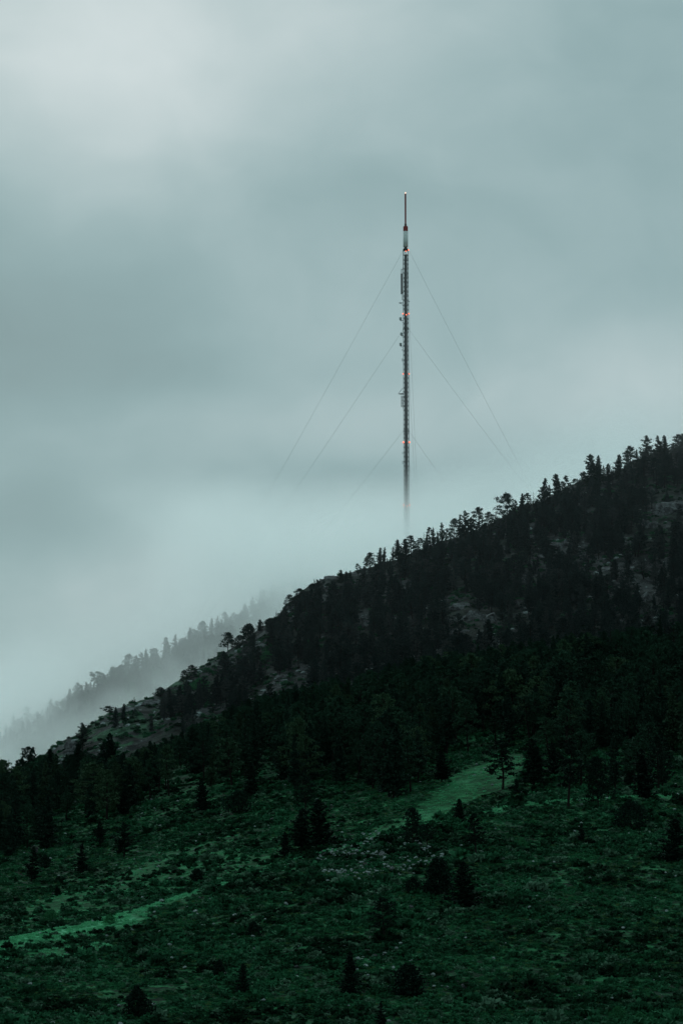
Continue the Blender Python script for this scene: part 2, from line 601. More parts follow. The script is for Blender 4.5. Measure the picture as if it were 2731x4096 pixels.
def make_fir(seed, width=0.19, lowest=0.10, nb=78, gap=0.0, droop=0.25):
    r = np.random.default_rng(seed)
    P, rad = wobble_trunk(r, 0.985)
    wood = [tube(P, rad, 6)]
    pts, dirs, siz = [], [], []
    for i in range(nb):
        t = (i + r.uniform(0, 1)) / nb
        z = lowest + (0.975 - lowest) * t
        if gap and r.random() < gap * (0.5 + 0.5 * math.sin(z * 40 + seed)):
            continue
        a = i * 2.399963 + r.uniform(-0.5, 0.5)
        prof = (1 - t) ** 0.75 * (0.55 + 0.45 * min(1, t / 0.18)) + 0.035
        rr = width * prof * r.uniform(0.35, 1.30) * (1 + 0.30 * math.sin(z * 42 + seed * 1.7 + 0.8 * math.sin(a)))
        b0 = trunk_at(P, z)
        out = np.array([math.cos(a), math.sin(a), 0])
        rise = 0.35 * t - droop * (1 - t) + r.uniform(-0.12, 0.12)
        n = 5 if rr > 0.05 else 3
        line = []
        for s in np.linspace(0.0, 1.0, n + 1):
            line.append(b0 + out * rr * s + np.array([0, 0, rr * (rise * s + 0.22 * s * s)]))
        line = np.array(line)
        if i % 2 == 0 and rr > 0.04:
            wood.append(tube(line, np.linspace(0.0032, 0.0010, n + 1), 3))
        side = np.array([-math.sin(a), math.cos(a), 0])
        for q in range(1, n + 1):
            s = q / n
            for sgn in (-1, 1):
                pts.append(line[q] + side * sgn * rr * 0.16 * r.uniform(0.2, 1.2) * (1.15 - s) + r.normal(size=3) * 0.004)
                dirs.append(out * 0.8 + side * sgn * 0.6 + np.array([0, 0, 0.1]))
                siz.append(0.034 * (0.65 + 0.7 * prof))
    tip = trunk_at(P, 0.985)
    for q in range(6):
        pts.append(tip - np.array([0, 0, 0.008 * q])); dirs.append(np.array([0, 0, 1.0])); siz.append(0.022)
    cr_ = sprays(np.array(pts), np.array(dirs), np.array(siz), 5, r, 0.8)
    return join(wood), cr_


def make_pine(seed, width=0.2, lowest=0.25, pads=30, flat=0.0, top=1.0, padr=0.075, tight=1.0):
    """long-needled pine with separate foliage pads, round or flat topped"""
    r = np.random.default_rng(seed)
    P, rad = wobble_trunk(r, 0.93, 0.018, 0.03)
    wood = [tube(P, rad, 6)]
    pts, dirs, siz = [], [], []
    ph = r.uniform(0, 6.28)
    for i in range(pads):
        t = (i + 0.5) / pads
        z = lowest + (0.93 - lowest) * t
        if flat:
            env = width * (0.55 + 0.75 * t) * (1 if t < 0.85 else 0.75)
        else:
            env = width * math.sqrt(max(0.03, 1 - ((t - 0.32) / 0.70) ** 2)) * (0.75 + 0.25 * (1 - t))
        a = i * 2.399963 + r.uniform(-0.6, 0.6)
        env *= 1 + 0.28 * math.sin(a + ph)
        rr = env * r.uniform(0.45, 1.05)
        if t > 0.93:
            rr *= 0.35
        b0 = trunk_at(P, z - 0.02)
        out = np.array([math.cos(a), math.sin(a), 0])
        end = b0 + out * rr + np.array([0, 0, 0.02 + r.uniform(0.0, 0.25) * rr])
        mid = (b0 + end) / 2 + np.array([0, 0, -0.01])
        wood.append(tube([b0, mid, end], [0.0055, 0.0038, 0.0015], 4))
        pr = padr * r.uniform(0.65, 1.2) * (1.0 if t < 0.85 else 0.8)
        n = int(26 * tight)
        q = unit(r.normal(size=(n, 3))) * (r.random((n, 1)) ** 0.4)
        q[:, 2] = q[:, 2] * 0.52 + 0.1
        pts.append(end + q * pr)
        dirs.append(q + np.array([0, 0, 0.35]))
        siz.append(np.full(n, 0.026))
        m = 6
        s = r.uniform(0.4, 0.95, (m, 1))
        pts.append(b0 + (end - b0) * s + r.normal(size=(m, 3)) * 0.012)
        dirs.append(np.tile(out + np.array([0, 0, 0.5]), (m, 1)))
        siz.append(np.full(m, 0.024))
    cr_ = sprays(np.concatenate(pts), np.concatenate(dirs), np.concatenate(siz), 5, r, 0.75, 0.36)
    return join(wood), cr_


def make_juniper(seed, width=0.34, cone=0.5, n=900):
    """dense bushy evergreen clothed to the ground"""
    r = np.random.default_rng(seed)
    P, rad = wobble_trunk(r, 0.8, 0.03, 0.03)
    wood = [tube(P, rad, 6)]
    t = r.random(n) ** 0.9
    a = r.uniform(0, 6.28, n)
    lob = 1 + 0.24 * np.sin(a * 2 + seed + t * 3) + 0.22 * np.sin(a * 3 + t * 11 + seed) + 0.14 * np.sin(a * 7 + t * 19)
    prof = np.sin(np.clip(t * (1 - 0.25 * cone) + 0.25 * cone, 0, 1) ** (0.75) * math.pi) ** 0.6
    rr = width * prof * lob * r.uniform(0.45, 1.12, n)
    z = 0.03 + (0.90 + 0.10 * np.sin(a * 2 + seed * 2)) * t
    pts = np.stack([rr * np.cos(a), rr * np.sin(a), z], 1) + r.normal(size=(n, 3)) * 0.012
    dirs = np.stack([np.cos(a), np.sin(a), np.full(n, 0.7)], 1)
    cr_ = sprays(pts, dirs, 0.062, 5, r, 0.7, 0.4)
    for q in range(7):
        aa = r.uniform(0, 6.28)
        e = np.array([math.cos(aa) * width * 0.7, math.sin(aa) * width * 0.7, r.uniform(0.3, 0.8)])
        wood.append(tube([np.array([0, 0, 0.1]), e * 0.55 + np.array([0, 0, 0.05]), e], [0.012, 0.008, 0.003], 4))
    return join(wood), cr_


def make_snag(seed, leafy=0.2):
    r = np.random.default_rng(seed)
    P, rad = wobble_trunk(r, 0.99, 0.014, 0.02)
    wood = [tube(P, rad, 6)]
    pts, dirs = [], []
    for i in range(46):
        t = i / 46
        z = 0.22 + 0.72 * t
        a = r.uniform(0, 6.28)
        L = 0.13 * (1 - t) ** 0.7 * r.uniform(0.3, 1.2) + 0.012
        b0 = trunk_at(P, z)
        out = np.array([math.cos(a), math.sin(a), r.uniform(-0.3, 0.4)])
        wood.append(tube([b0, b0 + out * L * 0.5, b0 + out * L + np.array([0, 0, 0.01])], [0.0042, 0.003, 0.0012], 3))
        if t < 0.45 or r.random() < leafy:
            for q in range(4):
                pts.append(b0 + out * L * r.uniform(0.3, 1) + r.normal(size=3) * 0.012)
                dirs.append(out)
    cr_ = sprays(np.array(pts), np.array(dirs), 0.03, 4, r, 0.9)
    return join(wood), cr_


def make_shrub(seed, n=34):
    """low rounded bush, radius about 1"""
    r = np.random.default_rng(seed)
    q = unit(r.normal(size=(n, 3)))
    q[:, 2] = np.abs(q[:, 2])
    q *= (1 + 0.25 * np.sin(np.arctan2(q[:, 1], q[:, 0]) * 3 + seed))[:, None]
    pts = q * r.uniform(0.35, 0.8, (n, 1)) * np.array([1, 1, 0.85])
    return sprays(pts, q + np.array([0, 0, 0.4]), 0.62, 4, r, 0.7, 0.36)


def make_tuft(seed):
    r = np.random.default_rng(seed)
    n = 22
    a = r.uniform(0, 6.28, n)
    rr = r.uniform(0, 0.9, n)
    pts = np.stack([rr * np.cos(a), rr * np.sin(a), np.zeros(n)], 1)
    dirs = np.stack([np.cos(a) * 0.5, np.sin(a) * 0.5, np.ones(n)], 1)
    return sprays(pts, dirs, 0.9, 2, r, 0.3, 0.12)


def ico(sub):
    import bmesh
    bm = bmesh.new()
    bmesh.ops.create_icosphere(bm, subdivisions=sub, radius=1.0)
    V = np.array([v.co[:] for v in bm.verts])
    F = np.array([[v.index for v in f.verts] for f in bm.faces])
    bm.free()
    return V, F


def make_rock(seed, sub=3, cuts=14, rough=0.10, squash=(1, 1, 1)):
    """angular stone: a ball sliced flat by many planes, then roughened"""
    r = np.random.default_rng(seed)
    V, F = ico(sub)
    for q in range(cuts):
        n = unit(r.normal(size=(1, 3)))[0]
        c = r.uniform(0.45, 0.85)
        d = V @ n - c
        V = V - np.maximum(d, 0)[:, None] * n
    k_ = fbm(V[:, 0] * 3 + seed * 7 + V[:, 2] * 2, V[:, 1] * 3 - V[:, 2] * 3, 1.0, 4, True)
    V = V * (1 + rough * k_)[:, None] * np.array(squash)
    return V, F


KINDS = {
    'fir': [make_fir(1), make_fir(2, 0.16, 0.06), make_fir(3, 0.21, 0.14, gap=0.4), make_fir(4, 0.14, 0.12, 64, 0.35), make_fir(5, 0.24, 0.04, 100, 0.1, 0.35)],
    'pine': [make_pine(11, 0.21, 0.22, 26), make_pine(12, 0.18, 0.20, 24), make_pine(13, 0.24, 0.28, 24), make_pine(14, 0.16, 0.30, 18, padr=0.065), make_pine(15, 0.27, 0.18, 34)],
    'broad': [make_pine(21, 0.29, 0.16, 46, padr=0.10, tight=1.2), make_pine(22, 0.33, 0.14, 44, padr=0.09, tight=1.1)],
    'umbrella': [make_pine(31, 0.24, 0.52, 24, flat=1, padr=0.085, tight=1.2)],
    'juniper': [make_juniper(41), make_juniper(42, 0.42, 0.2), make_juniper(43, 0.28, 0.8)],
    'bushy': [make_juniper(44, 0.62, 0.1), make_juniper(45, 0.75, 0.0)],
    'snag': [make_snag(51), make_snag(52, 0.0)],
}
MATS = {'fir': M_FIR, 'pine': M_PINE, 'broad': M_PINE, 'umbrella': M_PINE, 'juniper': M_JUN, 'bushy': M_JUN, 'snag': M_FIR}
NAMES = {'fir': ('fir_tree', 'fir tree'), 'pine': ('pine_tree', 'pine tree'), 'broad': ('pine_tree', 'pine tree'), 'umbrella': ('pine_tree', 'pine tree'),
         'juniper': ('juniper', 'juniper'), 'bushy': ('bush', 'bush'), 'snag': ('dead_tree', 'dead tree')}
MESH = {}
for kd, vs in KINDS.items():
    MESH[kd] = []
    for i, (wood, crown) in enumerate(vs):
        MESH[kd].append((mesh_from(kd + '_trunk', *wood, [M_BARK], True), mesh_from(kd + '_crown', *crown, [MATS[kd]])))
DARK = {kd: [mesh_from(kd + '_dark_crown', *v[1], [M_DUSK]) for v in vs] for kd, vs in KINDS.items()}
LEAFY = [mesh_from('leafy_crown', *KINDS['bushy'][i][1], [M_LEAFY]) for i in range(2)]

tree_no = 0
PLACED = []          # (x, y) of individual trees, so the wood keeps its distance


def add_tree(kind, x, y, h, label, group=None, wide=1.0, variant=None, leafy=False, dark=False):
    global tree_no
    tree_no += 1
    r = random.Random(tree_no * 31 + 5)
    name, cat = NAMES[kind]
    e = link(name, None)
    e.empty_display_size = 0.5
    e.location = (x, y, float(ground(x, y)[0]) - 0.05)
    e.rotation_euler = (r.uniform(-0.03, 0.03), r.uniform(-0.03, 0.03), r.uniform(0, 6.28))
    e.scale = (h * wide, h * wide, h)
    tag(e, label, cat, group)
    k = r.randrange(len(MESH[kind])) if variant is None else variant
    tm, cm = MESH[kind][k]
    link('trunk', tm, e)
    link('crown', LEAFY[k] if leafy else DARK[kind][k] if dark else cm, e)
    PLACED.append((x, y))
    return e


def put(kind, U, Vtop, hpx, label, group=None, d0=235.0, d1=1345.0, wide=1.0, variant=None, leafy=False, dark=False):
    """a tree standing where the photo shows its foot, as tall as the photo shows it"""
    V = Vtop + hpx
    y = hit(U, V, d0, d1)
    if y is None or y > d1 - 3:
        y = crest(U, max(d0, {720: 560, 1100: 790, 1345: 1180}.get(int(d1), d0)), d1) - 1.5
    x, _ = ray(U, V, y)
    zt = z_of(y, Vtop)
    h = max(1.2, float(zt - ground(x, y)[0]))
    return add_tree(kind, float(x), float(y), h, label, group, wide, variant, leafy, dark)

# ------------------------------------------------------------------ rock outcrops and boulders
OUTCROPS = []        # photo-space boxes kept clear of trees


def add_rock(name, cat, U, V, wpx, hpx, label, group=None, seed=1, d0=235.0, d1=1100.0, sub=4, depth=0.8, lumps=1, rise=0.25, big=False):
    y = hit(U, V + hpx * 0.25, d0, d1)
    if y is None:
        y = crest(U, 790, 1100) - 2
    x, _ = ray(U, V, y)
    z = float(ground(x, y)[0])
    s = y * 1.02 / FPX
    r = np.random.default_rng(seed)
    parts = []
    for i in range(lumps):
        Vr, Fr = make_rock(seed * 13 + i, sub, 16, 0.22)
        k = 1.0 if lumps == 1 else 0.78 if i == 0 else r.uniform(0.16, 0.45)
        if lumps > 1:
            Vr = Vr * np.array([1, 1, r.uniform(0.6, 1.3) if i else 0.8])
            a = r.uniform(-1, 1, 2) * (0.95 - k)
            ox, oz = a[0] * wpx / 2 * s, a[1] * hpx / 2 * s
        else:
            ox = oz = 0.0
        W, H = wpx / 2 * s * k, hpx / 2 * s * k
        oy = oz * 1.4                         # the slope leans back, so higher blocks stand farther away
        gz = float(ground(x + ox, y + oy)[0])
        Vv = Vr * np.array([W, max(W, H) * depth, H]) @ np.array([[1, 0, 0], [0, 0.8, 0.35], [0, -0.35, 0.9]])
        Vv = Vv + np.array([ox, oy, gz - z + rise * H])
        parts.append((Vv, Fr))
    Vv, Fr = join(parts)
    me = mesh_from(name, Vv, Fr, [M_ROCK], False)
    o = link(name, me, None, (float(x), float(y), z))
    tag(o, label, cat, group)
    if big:
        OUTCROPS.append((U - wpx * 0.5, U + wpx * 0.5, V - hpx * 0.4, V + hpx * 0.45))
    return o


for i, (U, V, w, h, n, lab) in enumerate([
    (2668, 2015, 190, 150, 12, 'large pale crag on the upper slope at the right edge of the photo'),
    (2590, 2090, 90, 90, 6, 'grey rock shelf just below and left of the large pale crag'),
    (2613, 2228, 26, 22, 1, 'small pale block standing up on top of a broken ledge, right side'),
    (2605, 2262, 110, 60, 7, 'broken pale ledges directly under the small standing block'),
    (2525, 2268, 90, 40, 6, 'low grey ledge left of the broken pale ledges'),
    (2578, 2376, 46, 90, 6, 'steep streak of pale broken rock below the ledges on the right'),
    (2679, 2307, 36, 44, 3, 'small pale rock right of the broken ledges'),
    (2435, 2275, 110, 26, 5, 'thin long grey ledge among dark trees, right of centre'),
    (2236, 2180, 110, 50, 6, 'purplish grey ledge high in the dark wood under the ridge'),
    (2160, 2222, 70, 44, 5, 'small grey ledge just below the purplish ledge in the dark wood'),
    (2340, 2215, 60, 60, 4, 'faint grey slab among trees between two ledges on the upper slope'),
    (2075, 2408, 46, 80, 5, 'narrow pale rock face standing alone right of the central outcrop'),
    (1840, 2412, 120, 60, 8, 'central grey outcrop with a flat lit top in the middle of the slope'),
    (1900, 2455, 110, 100, 9, 'broken cliff below and right of the central flat-topped outcrop'),
    (1958, 2465, 60, 100, 6, 'right-hand rib of pale rock beside the central broken cliff'),
    (1829, 2520, 110, 44, 6, 'lower ledge under the central broken cliff'),
    (1453, 2478, 80, 100, 6, 'pale rock face in the wood left of the central outcrop'),
    (1690, 2231, 50, 26, 3, 'small pale rock just below the ridge trees under the radio mast'),
    (1120, 2710, 90, 60, 6, 'grey outcrop low on the left slope among dark trees'),
    (1010, 2592, 130, 62, 9, 'reddish cliff band below the round bush on the left skyline'),
    (908, 2652, 90, 80, 7, 'reddish grey cliff below the open-crowned tree on the left skyline'),
    (500, 2838, 150, 60, 9, 'dark rock wall forming the skyline on the lower left slope'),
    (600, 2806, 100, 50, 6, 'dark rock wall right of the first, under a lone dead stump'),
    (280, 2985, 100, 70, 7, 'pale grey crag at the lowest left end of the rocky ridge'),
    (1330, 2312, 110, 24, 5, 'low dark rock lip on the bare skyline left of the mast'),
    (2711, 2640, 50, 50, 4, 'grey rock at the right edge above the green forest'),
]):
    add_rock('rock_outcrop', 'rock outcrop', U, V, w, h, lab, None, 101 + i, 745, 1100, 4, 0.9, n if n == 1 else int(n * 1.8), big=w * h > 2000)

for i, (U, V, w, h, lab) in enumerate([
    (1345, 3390, 42, 20, 'pale boulder on the crest of the stony spur, centre'),
    (1300, 3420, 26, 20, 'pale boulder left of the crest boulder on the stony spur'),
    (1410, 3420, 30, 22, 'rounded pale boulder below the crest boulder on the stony spur'),
    (1530, 3420, 30, 26, 'pale boulder in the stony patch left of the dark cone-shaped juniper'),
    (1565, 3478, 20, 30, 'upright pale stone in the stony patch above the small dark bush'),
    (1460, 3462, 24, 36, 'upright pale rock at the left of the stony patch'),
    (1548, 3570, 24, 20, 'pale stone just above the lower single pine'),
    (1643, 3630, 22, 20, 'small pale stone on the slope right of the lower single pine'),
    (1468, 3808, 40, 26, 'pale boulder in the bare reddish patch near the bottom centre'),
    (1500, 3835, 44, 30, 'larger grey boulder at the lower edge of the bare reddish patch'),
    (1185, 3870, 26, 16, 'flat grey stone alone on the dark slope, bottom left of centre'),
    (558, 3238, 24, 20, 'small pale boulder in the grass below the left woodland'),
    (1088, 3280, 26, 18, 'grey boulder in the grass left of the paired dark firs'),
    (1855, 3950, 34, 24, 'pale stone beside a bright shrub near the bottom, right of centre'),
    (1302, 3085, 18, 18, 'small pale stone above the stony spur at the edge of the wood'),
    (145, 3405, 22, 30, 'upright pale stone beside the lowest fir at the left edge'),
]):
    add_rock('boulder', 'boulder', U, V, w, h, lab, None, 301 + i, 235, 640, 3, 0.8, 1, rise=0.5)

# ------------------------------------------------------------------ trees that stand out one by one
# skyline of the main mountainside: kind, U, top, height in photo px, label
SKY = [
    ('fir', 2176, 1911, 118, 'tall pointed fir on the ridge where the right guy wires meet the skyline', 1.15),
    ('fir', 2191, 1938, 90, 'shorter fir pressed against the right side of the tall pointed ridge fir', 1.2),
    ('fir', 2227, 1893, 125, 'ridge fir, left one of a close pair right of the guy wires', 1.2),
    ('pine', 2257, 1897, 110, 'ridge pine with a leaning bushy top, right one of a close pair', 1.0),
    ('pine', 2305, 1911, 70, 'low rounded pine on the ridge between two groups of tall firs', 1.2),
    ('pine', 2334, 1882, 80, 'small pine at the left foot of the broad twin-topped ridge fir', 1.1),
    ('fir', 2361, 1815, 150, 'broad twin-topped ridge fir, the largest of the right-hand skyline', 1.3),
    ('fir', 2392, 1818, 130, 'slim ridge fir just right of the broad twin-topped fir', 1.1),
    ('fir', 2413, 1861, 75, 'very small ridge fir right of the slim one', 1.0),
    ('fir', 2435, 1853, 78, 'small open ridge fir standing alone in a dip of the skyline', 1.2),
    ('fir', 2474, 1816, 110, 'narrow ridge fir with sky on its left, above the dip', 1.1),
    ('pine', 2507, 1795, 105, 'bushy ridge pine leaning against its taller right neighbour', 1.1),
    ('pine', 2524, 1779, 120, 'tall bushy ridge pine with a knobbly double top', 1.1),
    ('fir', 2546, 1796, 90, 'thin ridge fir between the knobbly pine and the broad dark fir', 0.9),
    ('fir', 2561, 1800, 90, 'small thin fir tucked left of the broad dark ridge fir', 0.9),
    ('fir', 2586, 1740, 140, 'broad dark ridge fir with drooping branches, third group from the right', 1.25),
    ('fir', 2627, 1740, 130, 'open spiky ridge fir right of the broad dark fir', 1.1),
    ('fir', 2642, 1762, 100, 'half hidden fir in the gap of the last skyline group', 1.0),
    ('fir', 2660, 1738, 130, 'slender ridge fir with a spire top near the right edge', 0.95),
    ('pine', 2694, 1766, 90, 'low pine left of the last bushy pine on the skyline', 1.0),
    ('pine', 2716, 1731, 125, 'bushy dark pine at the right end of the skyline', 1.2),
    ('pine', 2732, 1727, 125, 'pine cut by the right edge of the photo on the skyline', 1.1),
    ('snag', 1695, 2122, 90, 'half dead fir with a bare spike, right of the mast foot', 1.2),
    ('fir', 1707, 2134, 72, 'small full fir right of the bare-spiked tree', 1.1),
    ('pine', 1720, 2104, 92, 'tall thin pine with tufted top, third right of the mast foot', 0.9),
    ('fir', 1736, 2109, 88, 'thin open fir beside the tufted pine, bare trunk showing', 0.9),
    ('fir', 1750, 2125, 66, 'short fir in the light gap right of the thin trees', 0.9),
    ('fir', 1768, 2089, 100, 'narrow spire-like fir above the light gap', 0.85),
    ('pine', 1783, 2110, 72, 'low bushy pine right of the narrow spire fir', 1.1),
    ('broad', 1813, 2069, 100, 'broad flat-shouldered pine on the ridge between two firs', 0.85),
    ('fir', 1843, 2059, 95, 'small fir leaning on the left of a tall conical fir', 1.0),
    ('fir', 1861, 2041, 120, 'tall conical fir with wide skirts on the middle of the ridge', 1.25),
    ('fir', 1881, 2068, 100, 'wide fir on the right flank of the tall conical fir', 1.3),
    ('pine', 1918, 2021, 125, 'tall tufted pine with clear layers right of the skyline notch', 1.1),
    ('pine', 1909, 2090, 60, 'small low pine at the left foot of the tall layered pine', 1.2),
    ('pine', 1954, 2042, 105, 'rounded pine right of the tall layered pine', 1.2),
    ('snag', 1985, 2042, 95, 'thin see-through tree left of the great round-topped pine', 1.6),
    ('broad', 2031, 1964, 150, 'great round-topped pine, the bulkiest crown on the ridge', 0.85),
    ('pine', 2056, 1995, 115, 'ragged pine leaning out right of the great round-topped pine', 0.8),
    ('fir', 2083, 1972, 105, 'slim dark fir right of the great round-topped pine', 1.0),
    ('pine', 2103, 1966, 100, 'bushy pine right of the slim dark fir', 1.1),
    ('snag', 2134, 1961, 90, 'sparse thin pine where the lower guy wire reaches the ridge', 1.3),
    ('pine', 2149, 1975, 75, 'small pine left of the tall pointed ridge fir', 1.2),
    ('fir', 1363, 2278, 58, 'lone compact dark fir on the bare part of the skyline', 1.5),
    ('fir', 1400, 2281, 36, 'tiny fir right of the lone compact fir', 1.2),
    ('pine', 1433, 2251, 56, 'small knobbly pine left of the wide-crowned tree', 1.1),
    ('broad', 1480, 2207, 72, 'wide-crowned tree with sky between its stems, left of two thin firs', 1.05),
    ('pine', 1461, 2226, 56, 'low left arm tree beside the wide-crowned tree', 1.2),
    ('fir', 1519, 2188, 66, 'left one of two thin leaning firs left of the mast', 1.0),
    ('fir', 1534, 2187, 66, 'right one of two thin leaning firs left of the mast', 1.0),
    ('fir', 1549, 2231, 30, 'very small pointed fir right of the two thin firs', 1.0),
    ('fir', 1571, 2185, 66, 'slim fir at the left end of the group under the mast', 0.9),
    ('fir', 1589, 2157, 88, 'pointed fir with a wide base left of the mast foot', 1.2),
    ('fir', 1603, 2180, 66, 'small fir filling between the pointed fir and its neighbour', 1.1),
    ('fir', 1619, 2153, 88, 'dark full fir directly left of the mast foot', 1.2),
    ('pine', 1643, 2135, 100, 'broad layered pine standing right in front of the mast foot', 1.25),
    ('pine', 1658, 2165, 66, 'small pine on the right skirt of the broad layered pine', 1.1),
    ('pine', 1676, 2147, 78, 'dark pine left of the bare-spiked tree', 1.0),
    ('fir', 1258, 2315, 18, 'tiny seedling fir on the bare rocky skyline', 1.0),
    ('broad', 1198, 2350, 54, 'wide dark knobbly tree on the step of the skyline', 1.3),
    ('broad', 1155, 2376, 54, 'wide tree reaching out to the left over the skyline step', 1.3),
    ('snag', 1106, 2438, 34, 'tiny spindly fir in the notch of the left skyline', 1.4),
    ('juniper', 1079, 2473, 36, 'small pointed juniper left of the spindly fir', 1.2),
    ('fir', 1037, 2476, 50, 'small fir with a forked top right of the egg-shaped tree', 1.4),
    ('pine', 1051, 2484, 40, 'small pine joined to the fork-topped fir', 1.2),
    ('juniper', 995, 2496, 66, 'egg-shaped dense dark tree on the left skyline', 1.0),
    ('bushy', 959, 2540, 50, 'low dark bush left of the egg-shaped tree', 0.8),
    ('broad', 912, 2525, 78, 'open round-crowned tree leaning left over the cliff', 1.25),
    ('broad', 765, 2657, 66, 'dark knobbly tree on the left skyline above the bright green bush', 1.1),
    ('broad', 735, 2677, 62, 'dark thick tree leaning left beside the knobbly one', 1.0),
    ('bushy', 643, 2749, 40, 'round dark bush alone on the lower left skyline', 0.9),
    ('snag', 540, 2784, 18, 'stubby dead stump on the dark rock wall', 2.0),
    ('umbrella', 440, 2822, 60, 'flat umbrella-shaped tree on the lower left skyline', 1.5),
    ('fir', 332, 2889, 115, 'lone dark conical fir on the lower left skyline', 1.25),
    ('bushy', 1249, 2333, 22, 'small dark bush at the edge of the bare skyline', 1.0),
]
for kd, U, V, h, lab, wd in SKY:
    put(kd, U, V, h, lab, 'trees on the skyline of the mountainside', 745, 1100, wide=wd * 1.12, dark=True)

put('bushy', 800, 2712, 50, 'bright green leafy bush on the left slope', None, 745, 1100, leafy=True)
put('bushy', 1068, 2602, 40, 'pale green leafy bush below the pointed juniper', None, 745, 1100, leafy=True)

SHOULDER = [
    ('pine', 123, 2978, 150, 'wind-swept pine with bare gaps, tallest at the left end', 1.05),
    ('fir', 201, 2994, 150, 'dark fir right of the wind-swept pine at the left end', 1.1),
    ('snag', 31, 3025, 130, 'bare pointed dead fir near the left edge', 1.0),
    ('pine', 2, 3076, 110, 'pine cut by the left edge of the photo', 1.0),
    ('pine', 62, 3090, 90, 'low bushy pine between the dead fir and the wind-swept pine', 1.2),
    ('fir', 100, 3070, 110, 'fir hidden behind the foot of the wind-swept pine', 1.1),
    ('pine', 160, 3050, 120, 'rounded pine between the wind-swept pine and the dark fir', 1.2),
    ('fir', 308, 2969, 165, 'tall fir in front of the pale crag at the left', 1.2),
    ('pine', 285, 3010, 150, 'pine with bushy layers left of the fir before the pale crag', 1.2),
    ('fir', 440, 2930, 185, 'tall dark fir before the grassy rocks, left third of the slope', 1.2),
    ('fir', 415, 2965, 160, 'second fir close left of the tall dark one before the grassy rocks', 1.2),
]
for kd, U, V, h, lab, wd in SHOULDER:
    put(kd, U, V, h, lab, 'trees at the left end of the wood', 520, 720, wide=wd, dark=True)

